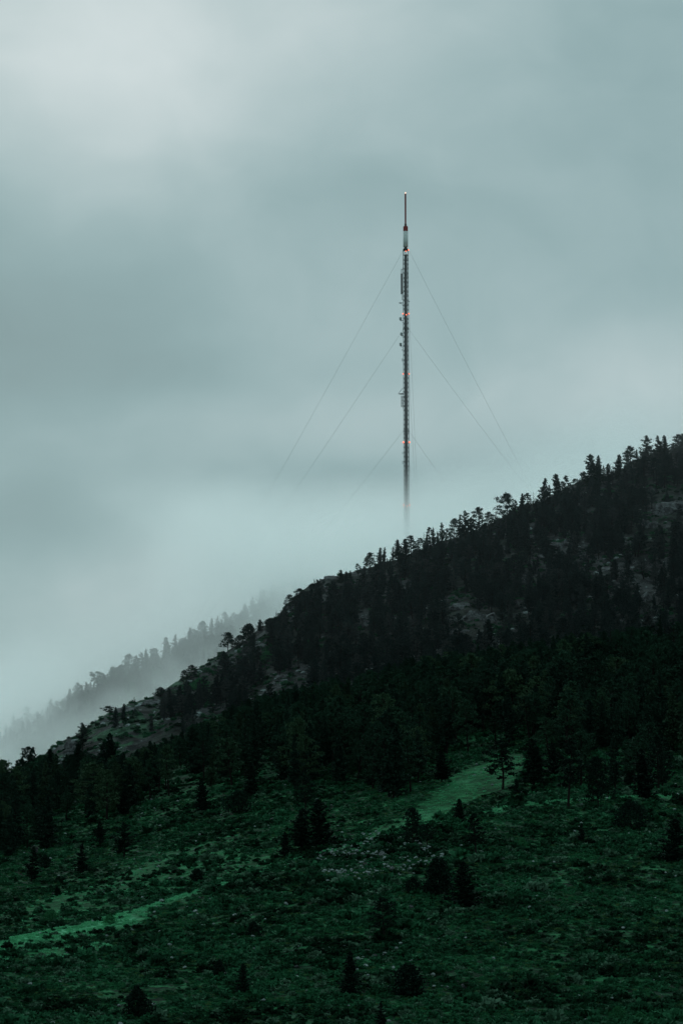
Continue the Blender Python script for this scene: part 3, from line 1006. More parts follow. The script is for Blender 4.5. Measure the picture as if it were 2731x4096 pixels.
# single trees of the meadow and the near slope
NEAR = [
    ('pine', 2010, 2948, 210, 'single pine with a clear trunk at the top of the bright meadow', 1.2, 0),
    ('fir', 2062, 3113, 66, 'sapling fir right of the single meadow pine', 1.0, None),
    ('fir', 2132, 2952, 196, 'full dark fir right of the bright meadow', 1.25, 0),
    ('fir', 2208, 2966, 140, 'narrow fir in the shade right of the meadow', 1.1, None),
    ('pine', 2271, 2948, 286, 'tall dark pine on the near edge of the wood, right of the meadow', 0.95, None),
    ('broad', 2391, 3018, 222, 'wide bushy pine at the lower edge of the wood on the right', 0.85, None),
    ('pine', 2632, 2930, 235, 'tall pine at the wood edge near the right side of the photo', 1.0, None),
    ('fir', 2575, 2990, 210, 'broad fir left of the tall pine near the right side', 1.1, None),
    ('fir', 1838, 3192, 104, 'small dark leaning fir at the lower end of the bright meadow', 1.1, 4),
    ('pine', 1904, 3244, 196, 'thin pine with ragged branches below the bright meadow', 1.0, 3),
    ('broad', 1650, 3222, 172, 'spreading dark pine on the spur left of the meadow', 1.0, 0),
    ('pine', 1708, 3290, 92, 'small thin pine just right of the spreading pine', 1.1, None),
    ('juniper', 1753, 3435, 148, 'dark cone-shaped juniper on the near slope', 1.0, 0),
    ('fir', 1862, 3445, 188, 'broad dark fir right of the cone-shaped juniper', 1.3, 4),
    ('bushy', 1650, 3508, 66, 'small dark bush left of the cone-shaped juniper', 0.8, None),
    ('pine', 1540, 3580, 195, 'single dark pine on the lower slope left of the cone-shaped juniper', 1.1, 2),
    ('juniper', 1632, 3858, 132, 'dark round-headed juniper near the bottom, right of centre', 1.1, 1),
    ('fir', 1400, 3800, 185, 'dim fir near the bottom centre', 1.1, None),
    ('fir', 1530, 4000, 130, 'dim fir cut by the bottom edge of the photo', 1.1, None),
    ('bushy', 2524, 3200, 125, 'dark bushy tree on the right slope under the wood', 0.75, None),
    ('fir', 2685, 3270, 180, 'dark full fir at the right edge of the near slope', 1.3, 4),
    ('fir', 2325, 3290, 82, 'small dark fir alone on the right slope', 1.1, None),
    ('fir', 1765, 3000, 130, 'layered fir at the upper left border of the bright meadow', 1.35, 0),
    ('juniper', 788, 3475, 60, 'small round dark tree alone on the grassy slope, left of centre', 1.1, 1),
    ('fir', 1142, 3325, 110, 'dark fir at the left of the group above the stony spur', 1.2, 1),
    ('fir', 1208, 3230, 172, 'left one of two tall dark firs above the stony spur', 1.2, 0),
    ('fir', 1285, 3195, 200, 'right one of two tall dark firs above the stony spur', 1.25, 4),
    ('broad', 1222, 3095, 150, 'dark bushy pine behind the two tall firs of the stony spur', 1.0, None),
    ('fir', 497, 3285, 146, 'dim fir with layered branches on the left grassy slope', 1.2, 2),
    ('fir', 126, 3385, 146, 'dim fir near the left edge of the grassy slope', 1.2, None),
    ('fir', 80, 3300, 82, 'small fir above the dim fir at the left edge', 1.1, None),
    ('juniper', 181, 3420, 54, 'small dark juniper right of the dim fir at the left edge', 1.0, None),
    ('fir', 327, 3370, 132, 'dim fir between the two other firs of the left slope', 1.2, None),
    ('juniper', 550, 3945, 132, 'dark cone-shaped juniper near the bottom left', 1.0, 0),
    ('juniper', 875, 3840, 76, 'small dark juniper near the bottom, left of centre', 1.0, 2),
    ('juniper', 1015, 3685, 62, 'small dark rounded juniper in the middle of the near slope', 1.1, 1),
    ('fir', 400, 3275, 110, 'slender dim fir left of the layered fir on the left slope', 1.0, None),
    ('fir', 497, 3135, 130, 'small fir in front of the left wood, above the layered fir', 1.1, None),
    ('fir', 975, 3850, 130, 'thin dim fir beside the small juniper near the bottom', 0.9, None),
    ('fir', 1005, 3050, 136, 'slender fir with bare lower trunk at the wood edge, left of centre', 1.1, None),
    ('fir', 805, 3120, 132, 'narrow fir in the open below the left wood', 1.1, None),
    ('bushy', 955, 3162, 92, 'broad dark bushy tree in the grass below the left wood', 0.9, None),
    ('juniper', 230, 3545, 40, 'tiny dark bush on the dim left slope', 1.0, None),
]
for kd, U, V, h, lab, wd, var in NEAR:
    put(kd, U, V, h, lab, 'single trees on the open slope', 235, 720, wide=wd * {'fir': 1.5, 'pine': 1.3, 'broad': 1.05}.get(kd, 1.1), variant=var, dark=True)

for U, V, h, lab in ((440, 3655, 46, 'olive-green leafy bush in the grass behind the spur, left'), (205, 3640, 50, 'olive-green leafy bush nearest the left edge behind the spur'),
                     (2132, 3292, 26, 'small bright leafy bush on the slope right of the thin ragged pine'), (2088, 3350, 40, 'low leafy bush below the small bright one on the right slope'),
                     (2470, 4030, 50, 'bright leafy bush near the bottom right'), (2560, 4060, 50, 'leafy bush beside the bright one near the bottom right corner')):
    put('bushy', U, V, h, lab, None, 235, 720, wide=0.8, leafy=True)

# misty ridge behind
MISTY = [
    ('fir', 56, 2858, 70, 'faintest tree at the left end of the misty ridge', 1.2), ('pine', 112, 2822, 80, 'faint rounded tree second on the misty ridge', 1.2),
    ('fir', 205, 2793, 85, 'pale fir at the left shoulder of the misty ridge', 1.2), ('pine', 228, 2798, 75, 'pale pine close right of the pale shoulder fir', 1.2),
    ('pine', 250, 2800, 75, 'third pale tree in the row left of the slim misty fir', 1.2), ('fir', 275, 2753, 105, 'slim pointed fir standing above the misty ridge', 0.95),
    ('pine', 304, 2725, 105, 'misty pine with knobbly crown right of the slim fir', 1.0), ('pine', 327, 2735, 85, 'misty pine leaning right of the knobbly one', 1.0),
    ('fir', 345, 2726, 95, 'small pointed misty fir before the umbrella tree', 0.95), ('umbrella', 388, 2681, 110, 'umbrella-shaped tree standing clear in the mist', 1.1),
    ('pine', 420, 2715, 70, 'low misty tree between the umbrella tree and the round pine', 1.2), ('broad', 446, 2662, 95, 'round misty pine with a bare trunk, right of the umbrella tree', 0.85),
    ('pine', 482, 2655, 80, 'misty tree at the left of the darkest clump', 1.1), ('broad', 514, 2612, 100, 'broad misty tree at the top of the darkest clump', 1.0),
    ('fir', 545, 2620, 80, 'misty fir right of the broad tree of the darkest clump', 1.1), ('pine', 566, 2606, 80, 'misty pine in the middle of the row right of the darkest clump', 1.1),
    ('fir', 584, 2594, 85, 'misty pointed fir in the row right of the darkest clump', 1.1), ('pine', 617, 2588, 90, 'last rounded misty pine before the two tall firs', 1.2),
    ('fir', 666, 2547, 110, 'left one of two tall misty firs', 1.3), ('fir', 702, 2536, 110, 'right one of two tall misty firs', 1.3),
    ('fir', 758, 2508, 100, 'dim pointed fir right of the two tall misty firs', 1.2), ('pine', 780, 2512, 80, 'dim low pine beside the dim pointed fir', 1.2),
    ('broad', 808, 2479, 100, 'dim broad tree high on the misty ridge', 0.9), ('fir', 845, 2470, 80, 'dim small fir right of the dim broad tree', 1.1),
    ('fir', 872, 2462, 80, 'dim fir in the fading row of the misty ridge', 1.1), ('pine', 902, 2442, 85, 'dim pine topping the fading row of the misty ridge', 1.1),
    ('pine', 930, 2446, 75, 'barely visible pine after the fading row', 1.1), ('fir', 975, 2412, 80, 'barely visible fir above the open round-crowned tree', 1.1),
    ('fir', 1010, 2385, 80, 'ghostly fir above the egg-shaped tree', 1.1), ('broad', 1050, 2355, 85, 'ghostly broad tree high in the mist', 1.0),
    ('fir', 1090, 2326, 90, 'ghostly fir left of the skyline step', 1.2), ('pine', 1130, 2320, 80, 'ghostly pine above the skyline step', 1.2),
    ('fir', 1210, 2303, 80, 'last ghostly fir before the mist closes', 1.2), ('pine', 1180, 2310, 80, 'ghostly pine left of the last ghostly fir', 1.2),
]
for kd, U, V, h, lab, wd in MISTY:
    put(kd, U, V, h, lab, 'trees on the misty ridge behind', 1185, 1345, wide=wd)

# ------------------------------------------------------------------ the woods
def far_enough(x, y, pts, d):
    if not len(pts):
        return True
    p = np.array(pts)
    return ((p[:, 0] - x) ** 2 + (p[:, 1] - y) ** 2).min() > d * d


WOODB_LO = cr((-400, 3500), (0, 3460), (300, 3360), (500, 3290), (700, 3190), (900, 3170), (1050, 3190), (1250, 3220), (1365, 3290), (1560, 3270), (1640, 3200), (1760, 3120), (1900, 3020), (2080, 2985), (2180, 3060), (2300, 3190), (2500, 3215), (3150, 3215))


def wood_points():
    r = np.random.default_rng(99)
    out = []
    # wooded shoulder
    n = 7500
    y = r.uniform(470, 716, n)
    U = r.uniform(-1300, 4100, n)
    x = (U - CU) / FPX * y * 1.01
    z = ground(x, y)
    U, V = proj(x, y, z)
    dens = fbm(x, y, 30, 3)
    lo = WOODB_LO(U)
    keep = (V < lo) & (y > DA(U) + 60) & (dens > -0.30) & ~in_poly(U, V, [(1250, 3120), (1600, 3200), (1560, 3330), (1330, 3400), (1190, 3300)])
    # the left end is thinner, and clearings on the slope stay open
    thin = np.where(U < 1150, 0.62, 1.0) * np.clip((lo - V) / 190.0, 0.12, 1.0)
    keep &= r.random(n) < thin
    px = [(a, b) for a, b in zip(x[keep], y[keep])]
    cells = {}
    for q in PLACED:
        cells.setdefault((int(q[0] // 4), int(q[1] // 4)), []).append(q)
    sel = []
    for a, b in px:
        c = (int(a // 4), int(b // 4))
        ok = True
        for i in (-1, 0, 1):
            for j in (-1, 0, 1):
                for q in cells.get((c[0] + i, c[1] + j), ()):
                    if (q[0] - a) ** 2 + (q[1] - b) ** 2 < 2.7 ** 2:
                        ok = False
        if ok:
            cells.setdefault(c, []).append((a, b))
            sel.append((a, b))
    B = np.array(sel)
    # main mountainside
    n = 10600
    y = r.uniform(772, 1068, n)
    U = r.uniform(-1300, 4000, n)
    x = (U - CU) / FPX * y * 1.01
    z = ground(x, y)
    U, V = proj(x, y, z)
    open_left = smooth(U, 560, 1350)
    dens = fbm(x + 40, y, 24, 3)
    keep = (y < DC(U) - 5) & (r.random(n) < 0.34 + 0.36 * open_left) & (dens > -0.42 + 0.30 * (1 - open_left))
    # just under the bare skyline between 1100 and 1450 the wood is thin
    keep &= ~((U < 1450) & (V < YC(U) + 55) & (r.random(n) < 0.8))
    for (u0, u1, v0, v1) in OUTCROPS:
        keep &= ~((U > u0) & (U < u1) & (V > v0) & (V < v1 + 75) & (r.random(n) < 0.82))
    Cc = np.stack([x[keep], y[keep]], 1)
    return B, Cc


TOPB = cr((-400, 3080), (0, 3020), (200, 3010), (340, 3010), (500, 3010), (700, 2935), (870, 2860), (1000, 2790), (1200, 2745), (1365, 2700), (1600, 2640), (2100, 2560), (2731, 2470), (3150, 2420))
WB, WC = wood_points()
rs = np.random.default_rng(5)


LOOK = {'fir': ('full', 'narrow', 'gappy', 'slender', 'broad'), 'pine': ('rounded', 'upright', 'open', 'thin', 'spreading')}


LANDMARKS = [(2010, 3120, 'single meadow pine'), (1245, 3330, 'two tall spur firs'), (1650, 3350, 'spreading spur pine'), (2391, 3200, 'wide bushy edge pine'),
             (440, 3080, 'tall left fir'), (123, 3090, 'wind-swept pine'), (2632, 3140, 'tall right-side pine'), (955, 3240, 'broad grassy bush'), (1005, 3170, 'slender edge fir'),
             (1765, 3110, 'layered meadow fir'), (1829, 2700, 'central broken cliff'), (2700, 2680, 'right-edge grey rock'), (2271, 3200, 'tall dark edge pine'), (1120, 2740, 'low left outcrop'), (1453, 2700, 'pale woodland rock')]


def wood_label(kind, U, V, h, front, var):
    k = {'fir': 'fir', 'pine': 'pine'}[kind]
    size = 'tall' if h > 10.2 else ('small' if h < 7.6 else 'middling')
    d = [(math.hypot(U - u, V - v), nm, u, v) for u, v, nm in LANDMARKS]
    dd, nm, u, v = min(d)
    ver = 'above' if V < v - 45 else 'below' if V > v + 45 else ''
    hor = 'left of' if U < u - 30 else 'right of' if U > u + 30 else ''
    rel = (ver + ' and ' + hor) if ver and hor else (ver or hor or 'behind')
    near = 'just ' if dd < 120 else 'well ' if dd > 300 else ''
    where = near + rel + ' the ' + nm
    row = 'at the wood edge' if front else 'in the wood'
    if len(('%s %s %s' % (size, row, where)).split()) > 13:
        where = where.replace('just ', '').replace('well ', '')
    return '%s %s %s %s, %s' % (size, LOOK[kind][var], k, row, where)


# every tree of the shoulder gets kind and height; the nearest become things of their own
zB = ground(WB[:, 0], WB[:, 1])
uB, vB = proj(WB[:, 0], WB[:, 1], zB)
hB = rs.uniform(6.0, 13.0, len(WB)) * np.where(uB < 900, 0.85, 1.0)
hB = np.minimum(hB, (vB - TOPB(uB) + rs.uniform(-25, 12, len(WB))) * WB[:, 1] / FPX)
_ok = hB > 3.0
WB, zB, uB, vB, hB = WB[_ok], zB[_ok], uB[_ok], vB[_ok], hB[_ok]
kB = np.where(rs.random(len(WB)) < 0.52, 0, 1)
vis = (uB > -60) & (uB < 2790)
order = np.argsort(np.where(vis, WB[:, 1] / hB, 1e9))
solo = set()
cnt = [0, 0]
for i in order:
    if not vis[i]:
        break
    if cnt[kB[i]] >= (205, 195)[kB[i]]:
        continue
    cnt[kB[i]] += 1
    solo.add(int(i))
for i in sorted(solo):
    kd = ('pine', 'fir')[kB[i]]
    front = vB[i] > WOODB_LO(uB[i]) - 55
    var = int(rs.integers(0, 5))
    lab = wood_label(kd, uB[i], vB[i], hB[i], front, var)
    add_tree(kd, float(WB[i, 0]), float(WB[i, 1]), float(hB[i]), lab, kd + ' trees of the green wood', float(rs.uniform(0.95, 1.35)), var)

# source meshes of the far wood: trunk and crown in one, two materials
def lib(name, meshes):
    col = bpy.data.collections.new(name)
    for i, me in enumerate(meshes):
        o = bpy.data.objects.new('%s_%02d' % (name, i), me)
        col.objects.link(o)
    return col


def scatter(name, label, cat, P, rot, scl, idx, col):
    """one stuff object: copies of the collection's meshes on the points of one mesh"""
    me = bpy.data.meshes.new(name)
    me.vertices.add(len(P))
    me.vertices.foreach_set('co', np.ascontiguousarray(P, np.float32).ravel())
    for nm, ty, key, arr in (('rot', 'FLOAT_VECTOR', 'vector', rot), ('scl', 'FLOAT_VECTOR', 'vector', scl), ('idx', 'INT', 'value', idx)):
        a = me.attributes.new(nm, ty, 'POINT')
        a.data.foreach_set(key, np.ascontiguousarray(arr, np.int32 if ty == 'INT' else np.float32).ravel())
    me.update()
    o = link(name, me)
    tag(o, label, cat, kind='stuff')
    g = bpy.data.node_groups.new(name, 'GeometryNodeTree')
    g.interface.new_socket('Geometry', in_out='INPUT', socket_type='NodeSocketGeometry')
    g.interface.new_socket('Geometry', in_out='OUTPUT', socket_type='NodeSocketGeometry')
    N, L = g.nodes, g.links
    gi, go = N.new('NodeGroupInput'), N.new('NodeGroupOutput')
    ci = N.new('GeometryNodeCollectionInfo')
    ci.inputs['Collection'].default_value = col
    ci.inputs['Separate Children'].default_value = True
    ci.inputs['Reset Children'].default_value = True
    iop = N.new('GeometryNodeInstanceOnPoints')
    iop.inputs['Pick Instance'].default_value = True

    def attr(nm, ty):
        a = N.new('GeometryNodeInputNamedAttribute')
        a.data_type = ty
        a.inputs['Name'].default_value = nm
        return a.outputs['Attribute']
    L.new(gi.outputs[0], iop.inputs['Points'])
    L.new(ci.outputs[0], iop.inputs['Instance'])
    L.new(attr('idx', 'INT'), iop.inputs['Instance Index'])
    L.new(attr('rot', 'FLOAT_VECTOR'), iop.inputs['Rotation'])
    L.new(attr('scl', 'FLOAT_VECTOR'), iop.inputs['Scale'])
    L.new(iop.outputs[0], go.inputs[0])
    md = o.modifiers.new('copies', 'NODES')
    md.node_group = g
    return o


M_HAZED = foliage_mat('hazed_needles', (0.012, 0.022, 0.020), (0.036, 0.062, 0.056), (0.062, 0.076, 0.072))  # needle colour greyed to paint distance haze on the upper woods
tree_src, tree_src2 = [], []
for kd, ids in (('fir', (0, 1, 2, 3, 4)), ('pine', (0, 1, 2, 3, 4)), ('snag', (0, 1))):
    for i in ids:
        (v1, f1), (v2, f2) = KINDS[kd][i]
        v, f = join([(v1, f1), (v2, f2)])
        mi = np.concatenate([np.zeros(len(f1)), np.ones(len(f2))])
        tree_src.append(mesh_from('forest_tree', v, f, [M_BARK, MATS[kd]], False, mi))
        tree_src2.append(mesh_from('mountain_tree', v, f, [M_BARK, M_HAZED], False, mi))
TREE_COL = lib('forest_tree_kinds', tree_src)
TREE_COL2 = lib('mountain_tree_kinds', tree_src2)
_r = np.random.default_rng(77)
_y = _r.uniform(1195, 1285, 900)
_x = _r.uniform(-190, 20, 900)
_k2 = _r.random(900) < 0.75
WC = np.concatenate([WC, np.stack([_x[_k2], _y[_k2]], 1)])
rest = np.array([i for i in range(len(WB)) if i not in solo], int)
P2 = np.concatenate([np.column_stack([WB[rest], zB[rest] - 0.05]), np.column_stack([WC, ground(WC[:, 0], WC[:, 1]) - 0.1])])
nB, nC = len(rest), len(WC)
hh = np.concatenate([hB[rest], rs.uniform(4.0, 8.6, nC)])
uC, vC = proj(WC[:, 0], WC[:, 1], ground(WC[:, 0], WC[:, 1]))
# near the skyline no anonymous tree may rise above the line drawn by the ridge trees
room = np.where(WC[:, 1] < 1100, (vC - (YC(uC) - 12)) * WC[:, 1] / FPX, (vC - (YD(uC) - 48)) * WC[:, 1] / FPX)
hh[nB:] = np.minimum(hh[nB:], np.maximum(room, 1.5))
ww = hh * rs.uniform(1.0, 1.6, len(hh))
rot = np.column_stack([rs.normal(0, 0.03, len(hh)), rs.normal(0, 0.03, len(hh)), rs.uniform(0, 6.28, len(hh))])
idx = rs.choice(12, len(hh), p=[.105] * 5 + [.08] * 5 + [.045, .03])
sc3 = np.column_stack([ww, ww, hh])
scatter('forest', 'green conifer wood on the shoulder below the rocky mountainside', 'forest', P2[:nB], rot[:nB], sc3[:nB], idx[:nB], TREE_COL)
scatter('mountain_forest', 'grey misty conifer wood covering the upper mountainside and the ridge behind', 'forest', P2[nB:], rot[nB:], sc3[nB:], idx[nB:], TREE_COL2)

# ------------------------------------------------------------------ shrubs, grass and stones that nobody could count
SHRUB_COL = lib('shrub_kinds', [mesh_from('shrub', *make_shrub(60 + i), [M_SHRUB]) for i in range(4)])
GRASS_COL = lib('grass_kinds', [mesh_from('grass_tuft', *make_tuft(70 + i), [M_GRASS]) for i in range(3)])
M_ROUGH = foliage_mat('rough_grass_blades', (0.009, 0.048, 0.021), (0.036, 0.185, 0.078), (0.085, 0.165, 0.060), 0.45)
ROUGH_COL = lib('rough_grass_kinds', [mesh_from('rough_tuft', *make_tuft(75 + i), [M_ROUGH]) for i in range(3)])
M_STONE = plain_mat('pale_stone', (0.12, 0.145, 0.14), (0.34, 0.40, 0.39), 3.0, 0.9)
STONE_COL = lib('stone_kinds', [mesh_from('stone', *make_rock(80 + i, 2, 12, 0.08, (1, 0.8, 0.6)), [M_STONE]) for i in range(5)])


def spread(n, y0, y1, seed, power=1.0):
    r = np.random.default_rng(seed)
    y = y0 + (y1 - y0) * r.random(n) ** power
    U = r.uniform(-1300, 4100, n)
    x = (U - CU) / FPX * y * 1.01
    z = ground(x, y)
    U, V = proj(x, y, z)
    return r, x, y, z, U, V


def lay(name, label, cat, r, x, y, z, size, flat, col, nk, sink=0.0):
    n = len(x)
    rot = np.column_stack([r.normal(0, 0.12, n), r.normal(0, 0.12, n), r.uniform(0, 6.28, n)])
    scl = np.column_stack([size, size, size * flat])
    scatter(name, label, cat, np.column_stack([x, y, z - sink * size]), rot, scl, r.integers(0, nk, n), col)


# near slope + shoulder meadow shrubs
r, x, y, z, U, V = spread(200000, 245, 722, 1, 1.0)
g, rk, so = cover_at(x, y, z)
cl = fbm(x + 5, y, 5.0, 3) + 0.5 * fbm(x, y, 20, 2)
mead = soft_poly(U, V, MEADOW, 25)
k = (r.random(len(x)) > np.maximum(np.minimum(g * 0.95, 0.62) + 0.16 * (g > 0.62), mead * 1.6 * (y > DA(U) + 5))) & (r.random(len(x)) < 0.34 + 0.28 * cl) & (V < 4220)
r2 = np.random.default_rng(3)
size = (0.20 + 0.42 * r2.random(k.sum()) ** 1.7 + 0.5 * (r2.random(k.sum()) < 0.035)) * (1 + 0.5 * np.clip(cl[k], -0.5, 0.6))
lay('undergrowth', 'low dark green scrub dotted all over the near slope', 'scrub', r2, x[k], y[k], z[k], size, 0.85, SHRUB_COL, 4)
# mountainside scrub
r, x, y, z, U, V = spread(23000, 775, 1070, 2)
k = (fbm(x, y + 60, 9, 3) > 0.02 - 0.3 * (U < 1100)) & (y < DC(U) + 10) & (vnoise(x / 3, y / 3) > 0.3)
r2 = np.random.default_rng(4)
lay('mountain_scrub', 'scattered low bushes on the rocky mountainside', 'scrub', r2, x[k], y[k], z[k], r2.uniform(0.35, 1.0, k.sum()), 0.8, SHRUB_COL, 4)
# grass of the bright meadow and of the spur's edge
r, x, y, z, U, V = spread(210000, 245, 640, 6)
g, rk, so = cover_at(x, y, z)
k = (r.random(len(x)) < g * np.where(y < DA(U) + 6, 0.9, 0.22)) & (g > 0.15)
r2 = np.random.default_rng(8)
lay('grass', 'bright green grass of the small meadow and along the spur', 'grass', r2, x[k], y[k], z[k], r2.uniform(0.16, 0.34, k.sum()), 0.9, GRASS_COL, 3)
r, x, y, z, U, V = spread(230000, 245, 560, 16)
g, rk, so = cover_at(x, y, z)
k = (vnoise(x / 1.7, y / 1.7) > 0.35) & (g < 0.3) & (r.random(len(x)) > 0.8 * soft_poly(U, V, MEADOW, 10)) & (V < 4200)
r2 = np.random.default_rng(18)
lay('rough_grass', 'dark rough grass between the scrub of the near slope', 'grass', r2, x[k], y[k], z[k], r2.uniform(0.12, 0.30, k.sum()), 0.8, ROUGH_COL, 3)
# stones
r, x, y, z, U, V = spread(160000, 250, 640, 9)
d = 0.02 * np.ones(len(x))
STONY = [(1230, 3435), (1330, 3370), (1500, 3330), (1600, 3340), (1760, 3420), (1780, 3490), (1600, 3500), (1450, 3520), (1300, 3500)]
d = np.maximum(d, 0.75 * in_poly(U + 25 * fbm(x, y, 7, 2), V + 18 * fbm(x, y + 9, 7, 2), STONY))
for cx, cy, rx, ry, pw in ((1500, 3820, 110, 45, 0.5), (1000, 3650, 300, 60, 0.05), (560, 3235, 90, 30, 0.12), (1130, 3250, 130, 130, 0.07), (2250, 3320, 60, 20, 0.05), (1560, 3640, 90, 120, 0.05)):
    d = np.maximum(d, pw * np.exp(-((U - cx) / rx) ** 2 - ((V - cy) / ry) ** 2))
k = (r.random(len(x)) < d) & (V < 4200)
r2 = np.random.default_rng(10)
lay('scattered_stones', 'small pale stones lying in the grass and scrub', 'stones', r2, x[k], y[k], z[k], 0.07 + 0.30 * r2.random(k.sum()) ** 3, 1.0, STONE_COL, 5, -0.6)
r, x, y, z, U, V = spread(13000, 778, 1065, 12)
g, rk, so = cover_at(x, y, z)
k = (r.random(len(x)) < rk * 0.6) & (y < DC(U))
r2 = np.random.default_rng(11)
lay('mountain_rubble', 'broken rocks strewn over the upper mountainside', 'rubble', r2, x[k], y[k], z[k], 0.3 + 1.3 * r2.random(k.sum()) ** 2.5, 1.0, STONE_COL, 5, 0.1)

# ------------------------------------------------------------------ the radio mast
def steel(name, a, rough=0.6, metal=0.0):
    return plain_mat(name, a, tuple(c * 0.75 for c in a), 1.5, rough, metal=metal, spec=0.2)


M_STEEL = steel('galvanised_steel', (0.016, 0.020, 0.020))
M_DARK = steel('black_cable', (0.005, 0.006, 0.006))
M_RED = steel('red_paint', (0.34, 0.030, 0.026))
M_WHITE = steel('white_paint', (0.88, 0.92, 0.90))
M_MAROON = steel('maroon_radome', (0.022, 0.012, 0.014))
M_PALE = steel('pale_radome', (0.40, 0.45, 0.44))
M_WIRE = steel('guy_wire_steel', (0.10, 0.11, 0.11))
M_LAMP, _k = new_mat('red_beacon')
finish(_k, (0.4, 0.05, 0.03, 1), 0.4, emis=(1.0, 0.17, 0.08, 1), estr=2.2)
M_TOPLAMP, _k = new_mat('top_beacon')
finish(_k, (0.5, 0.3, 0.2, 1), 0.4, emis=(1.0, 0.62, 0.45, 1), estr=2.0)

MY = 1150.0
MX, _ = ray(1623.5, 1500.0, MY)
MX = float(MX)
SC = MY / FPX * 1.03                 # metres per photo pixel at the mast


def zy(V):
    return float(z_of(MY, V))


def sx(U, V=1500):
    """metres left or right of the mast's axis for a photo column at that height"""
    return float(ray(U, V, MY)[0]) - float(ray(1623.5, V, MY)[0])


base_z = float(ground(MX, MY)[0])
mast = link('radio_mast', None, None, (MX, MY, base_z))
tag(mast, 'tall guyed lattice radio mast with red and white top and red beacons', 'radio mast')


class Bars:
    def __init__(self):
        self.p = []

    def bar(self, a, b, r, sides=5):
        a, b = np.array(a, float), np.array(b, float)
        self.p.append(tube([a, (a + b) / 2, b], [r, r, r], sides))
        return self

    def cyl(self, x, y, z0, z1, r, sides=20, taper=1.0):
        V, F = tube([(x, y, z0), (x, y, (z0 + z1) / 2), (x, y, z1)], [r, r * (1 + taper) / 2, r * taper], sides)
        n = len(V)
        V = np.concatenate([V, [[x, y, z0], [x, y, z1]]])
        cap = []
        for j in range(0, sides, 2):
            k1, k2 = (j + 1) % sides, (j + 2) % sides
            cap.append((n, k2, k1, j))
            o = n - sides
            cap.append((n + 1, o + j, o + k1, o + k2))
        self.p.append((V, np.concatenate([F, np.array(cap)])))
        return self

    def box(self, c, s):
        c, s = np.array(c, float), np.array(s, float) / 2
        V = np.array([[i, j, k_] for i in (-1, 1) for j in (-1, 1) for k_ in (-1, 1)]) * s + c
        F = np.array([(0, 1, 3, 2), (4, 6, 7, 5), (0, 4, 5, 1), (2, 3, 7, 6), (0, 2, 6, 4), (1, 5, 7, 3)])
        self.p.append((V, F))
        return self

    def build(self, name, mat, parent, sm=False):
        V, F = join(self.p)
        V = V - np.array([MX, MY, base_z])
        return link(name, mesh_from(name, V, F, [mat], sm), parent)


Z0, ZT = base_z, zy(1002)
HW = 1.03                             # half width of the square lattice
corner = [(-HW, -HW * 0.9), (HW, -HW * 0.9), (HW, HW * 0.9), (-HW, HW * 0.9)]
for cx, cy in corner:
    Bars().bar((MX + cx, MY + cy, Z0), (MX + cx, MY + cy, ZT), 0.10, 6).build('leg', M_STEEL, mast)
b = Bars()
nb = int((ZT - Z0) / 1.9)
for i in range(nb):
    z0, z1 = Z0 + (ZT - Z0) * i / nb, Z0 + (ZT - Z0) * (i + 1) / nb
    for q in range(4):
        (ax, ay), (bx_, by) = corner[q], corner[(q + 1) % 4]
        b.bar((MX + ax, MY + ay, z0), (MX + bx_, MY + by, z0), 0.06, 4)
        A_, B_ = ((ax, ay), (bx_, by)) if (i + q) % 2 else ((bx_, by), (ax, ay))
        b.bar((MX + A_[0], MY + A_[1], z0), (MX + B_[0], MY + B_[1], z1), 0.065, 4)
b.build('bracing', M_STEEL, mast)
for dx, r_ in ((-0.45, 0.15), (-0.13, 0.19), (0.22, 0.18), (0.55, 0.12)):
    Bars().bar((MX + dx, MY - 0.1, Z0), (MX + dx, MY - 0.1, zy(1018)), r_, 6).build('feed_cable', M_DARK, mast)
lad = Bars()
for dx in (-0.62, -0.50):
    lad.bar((MX + dx, MY + 0.35, Z0), (MX + dx, MY + 0.35, zy(1095)), 0.035, 4)
zz = Z0
while zz < zy(1095):
    lad.bar((MX - 0.62, MY + 0.35, zz), (MX - 0.50, MY + 0.35, zz), 0.03, 3)
    zz += 0.6
lad.build('ladder', M_DARK, mast)

# top: platform, white and red drum, collar, red pole, beacon
t = Bars()
t.cyl(MX, MY, zy(1003), zy(995), 0.95, 16, 1.0)
for a_ in range(6):
    an = a_ * math.pi / 3 + 0.3
    t.bar((MX + 1.25 * math.cos(an), MY + 1.25 * math.sin(an), zy(1001)), (MX + 1.25 * math.cos(an + 1.047), MY + 1.25 * math.sin(an + 1.047), zy(1001)), 0.07)
    t.bar((MX + 1.25 * math.cos(an), MY + 1.25 * math.sin(an), zy(1001)), (MX + 0.5 * math.cos(an), MY + 0.5 * math.sin(an), zy(990)), 0.06)
t.build('top_platform', M_STEEL, mast)
Bars().cyl(MX, MY, zy(996), zy(986), 0.42).build('drum_base', M_DARK, mast)
Bars().cyl(MX, MY, zy(988), zy(926.3), 0.99, 28).build('white_drum', M_WHITE, mast, True)
d_ = Bars().cyl(MX, MY, zy(926.2), zy(907), 0.97, 28)
d_.cyl(MX, MY, zy(907), zy(905), 0.93, 28, 0.8)
d_.build('red_drum', M_RED, mast)
c_ = Bars().cyl(MX, MY, zy(905), zy(902.5), 0.42).cyl(MX, MY, zy(898), zy(896), 0.5)
for a_ in range(6):
    an = a_ * math.pi / 3
    c_.bar((MX + 0.42 * math.cos(an), MY + 0.42 * math.sin(an), zy(904)), (MX + 0.42 * math.cos(an), MY + 0.42 * math.sin(an), zy(896)), 0.05)
c_.build('collar', M_DARK, mast)
p_ = Bars().cyl(MX, MY, zy(902), zy(775), 0.33, 16)
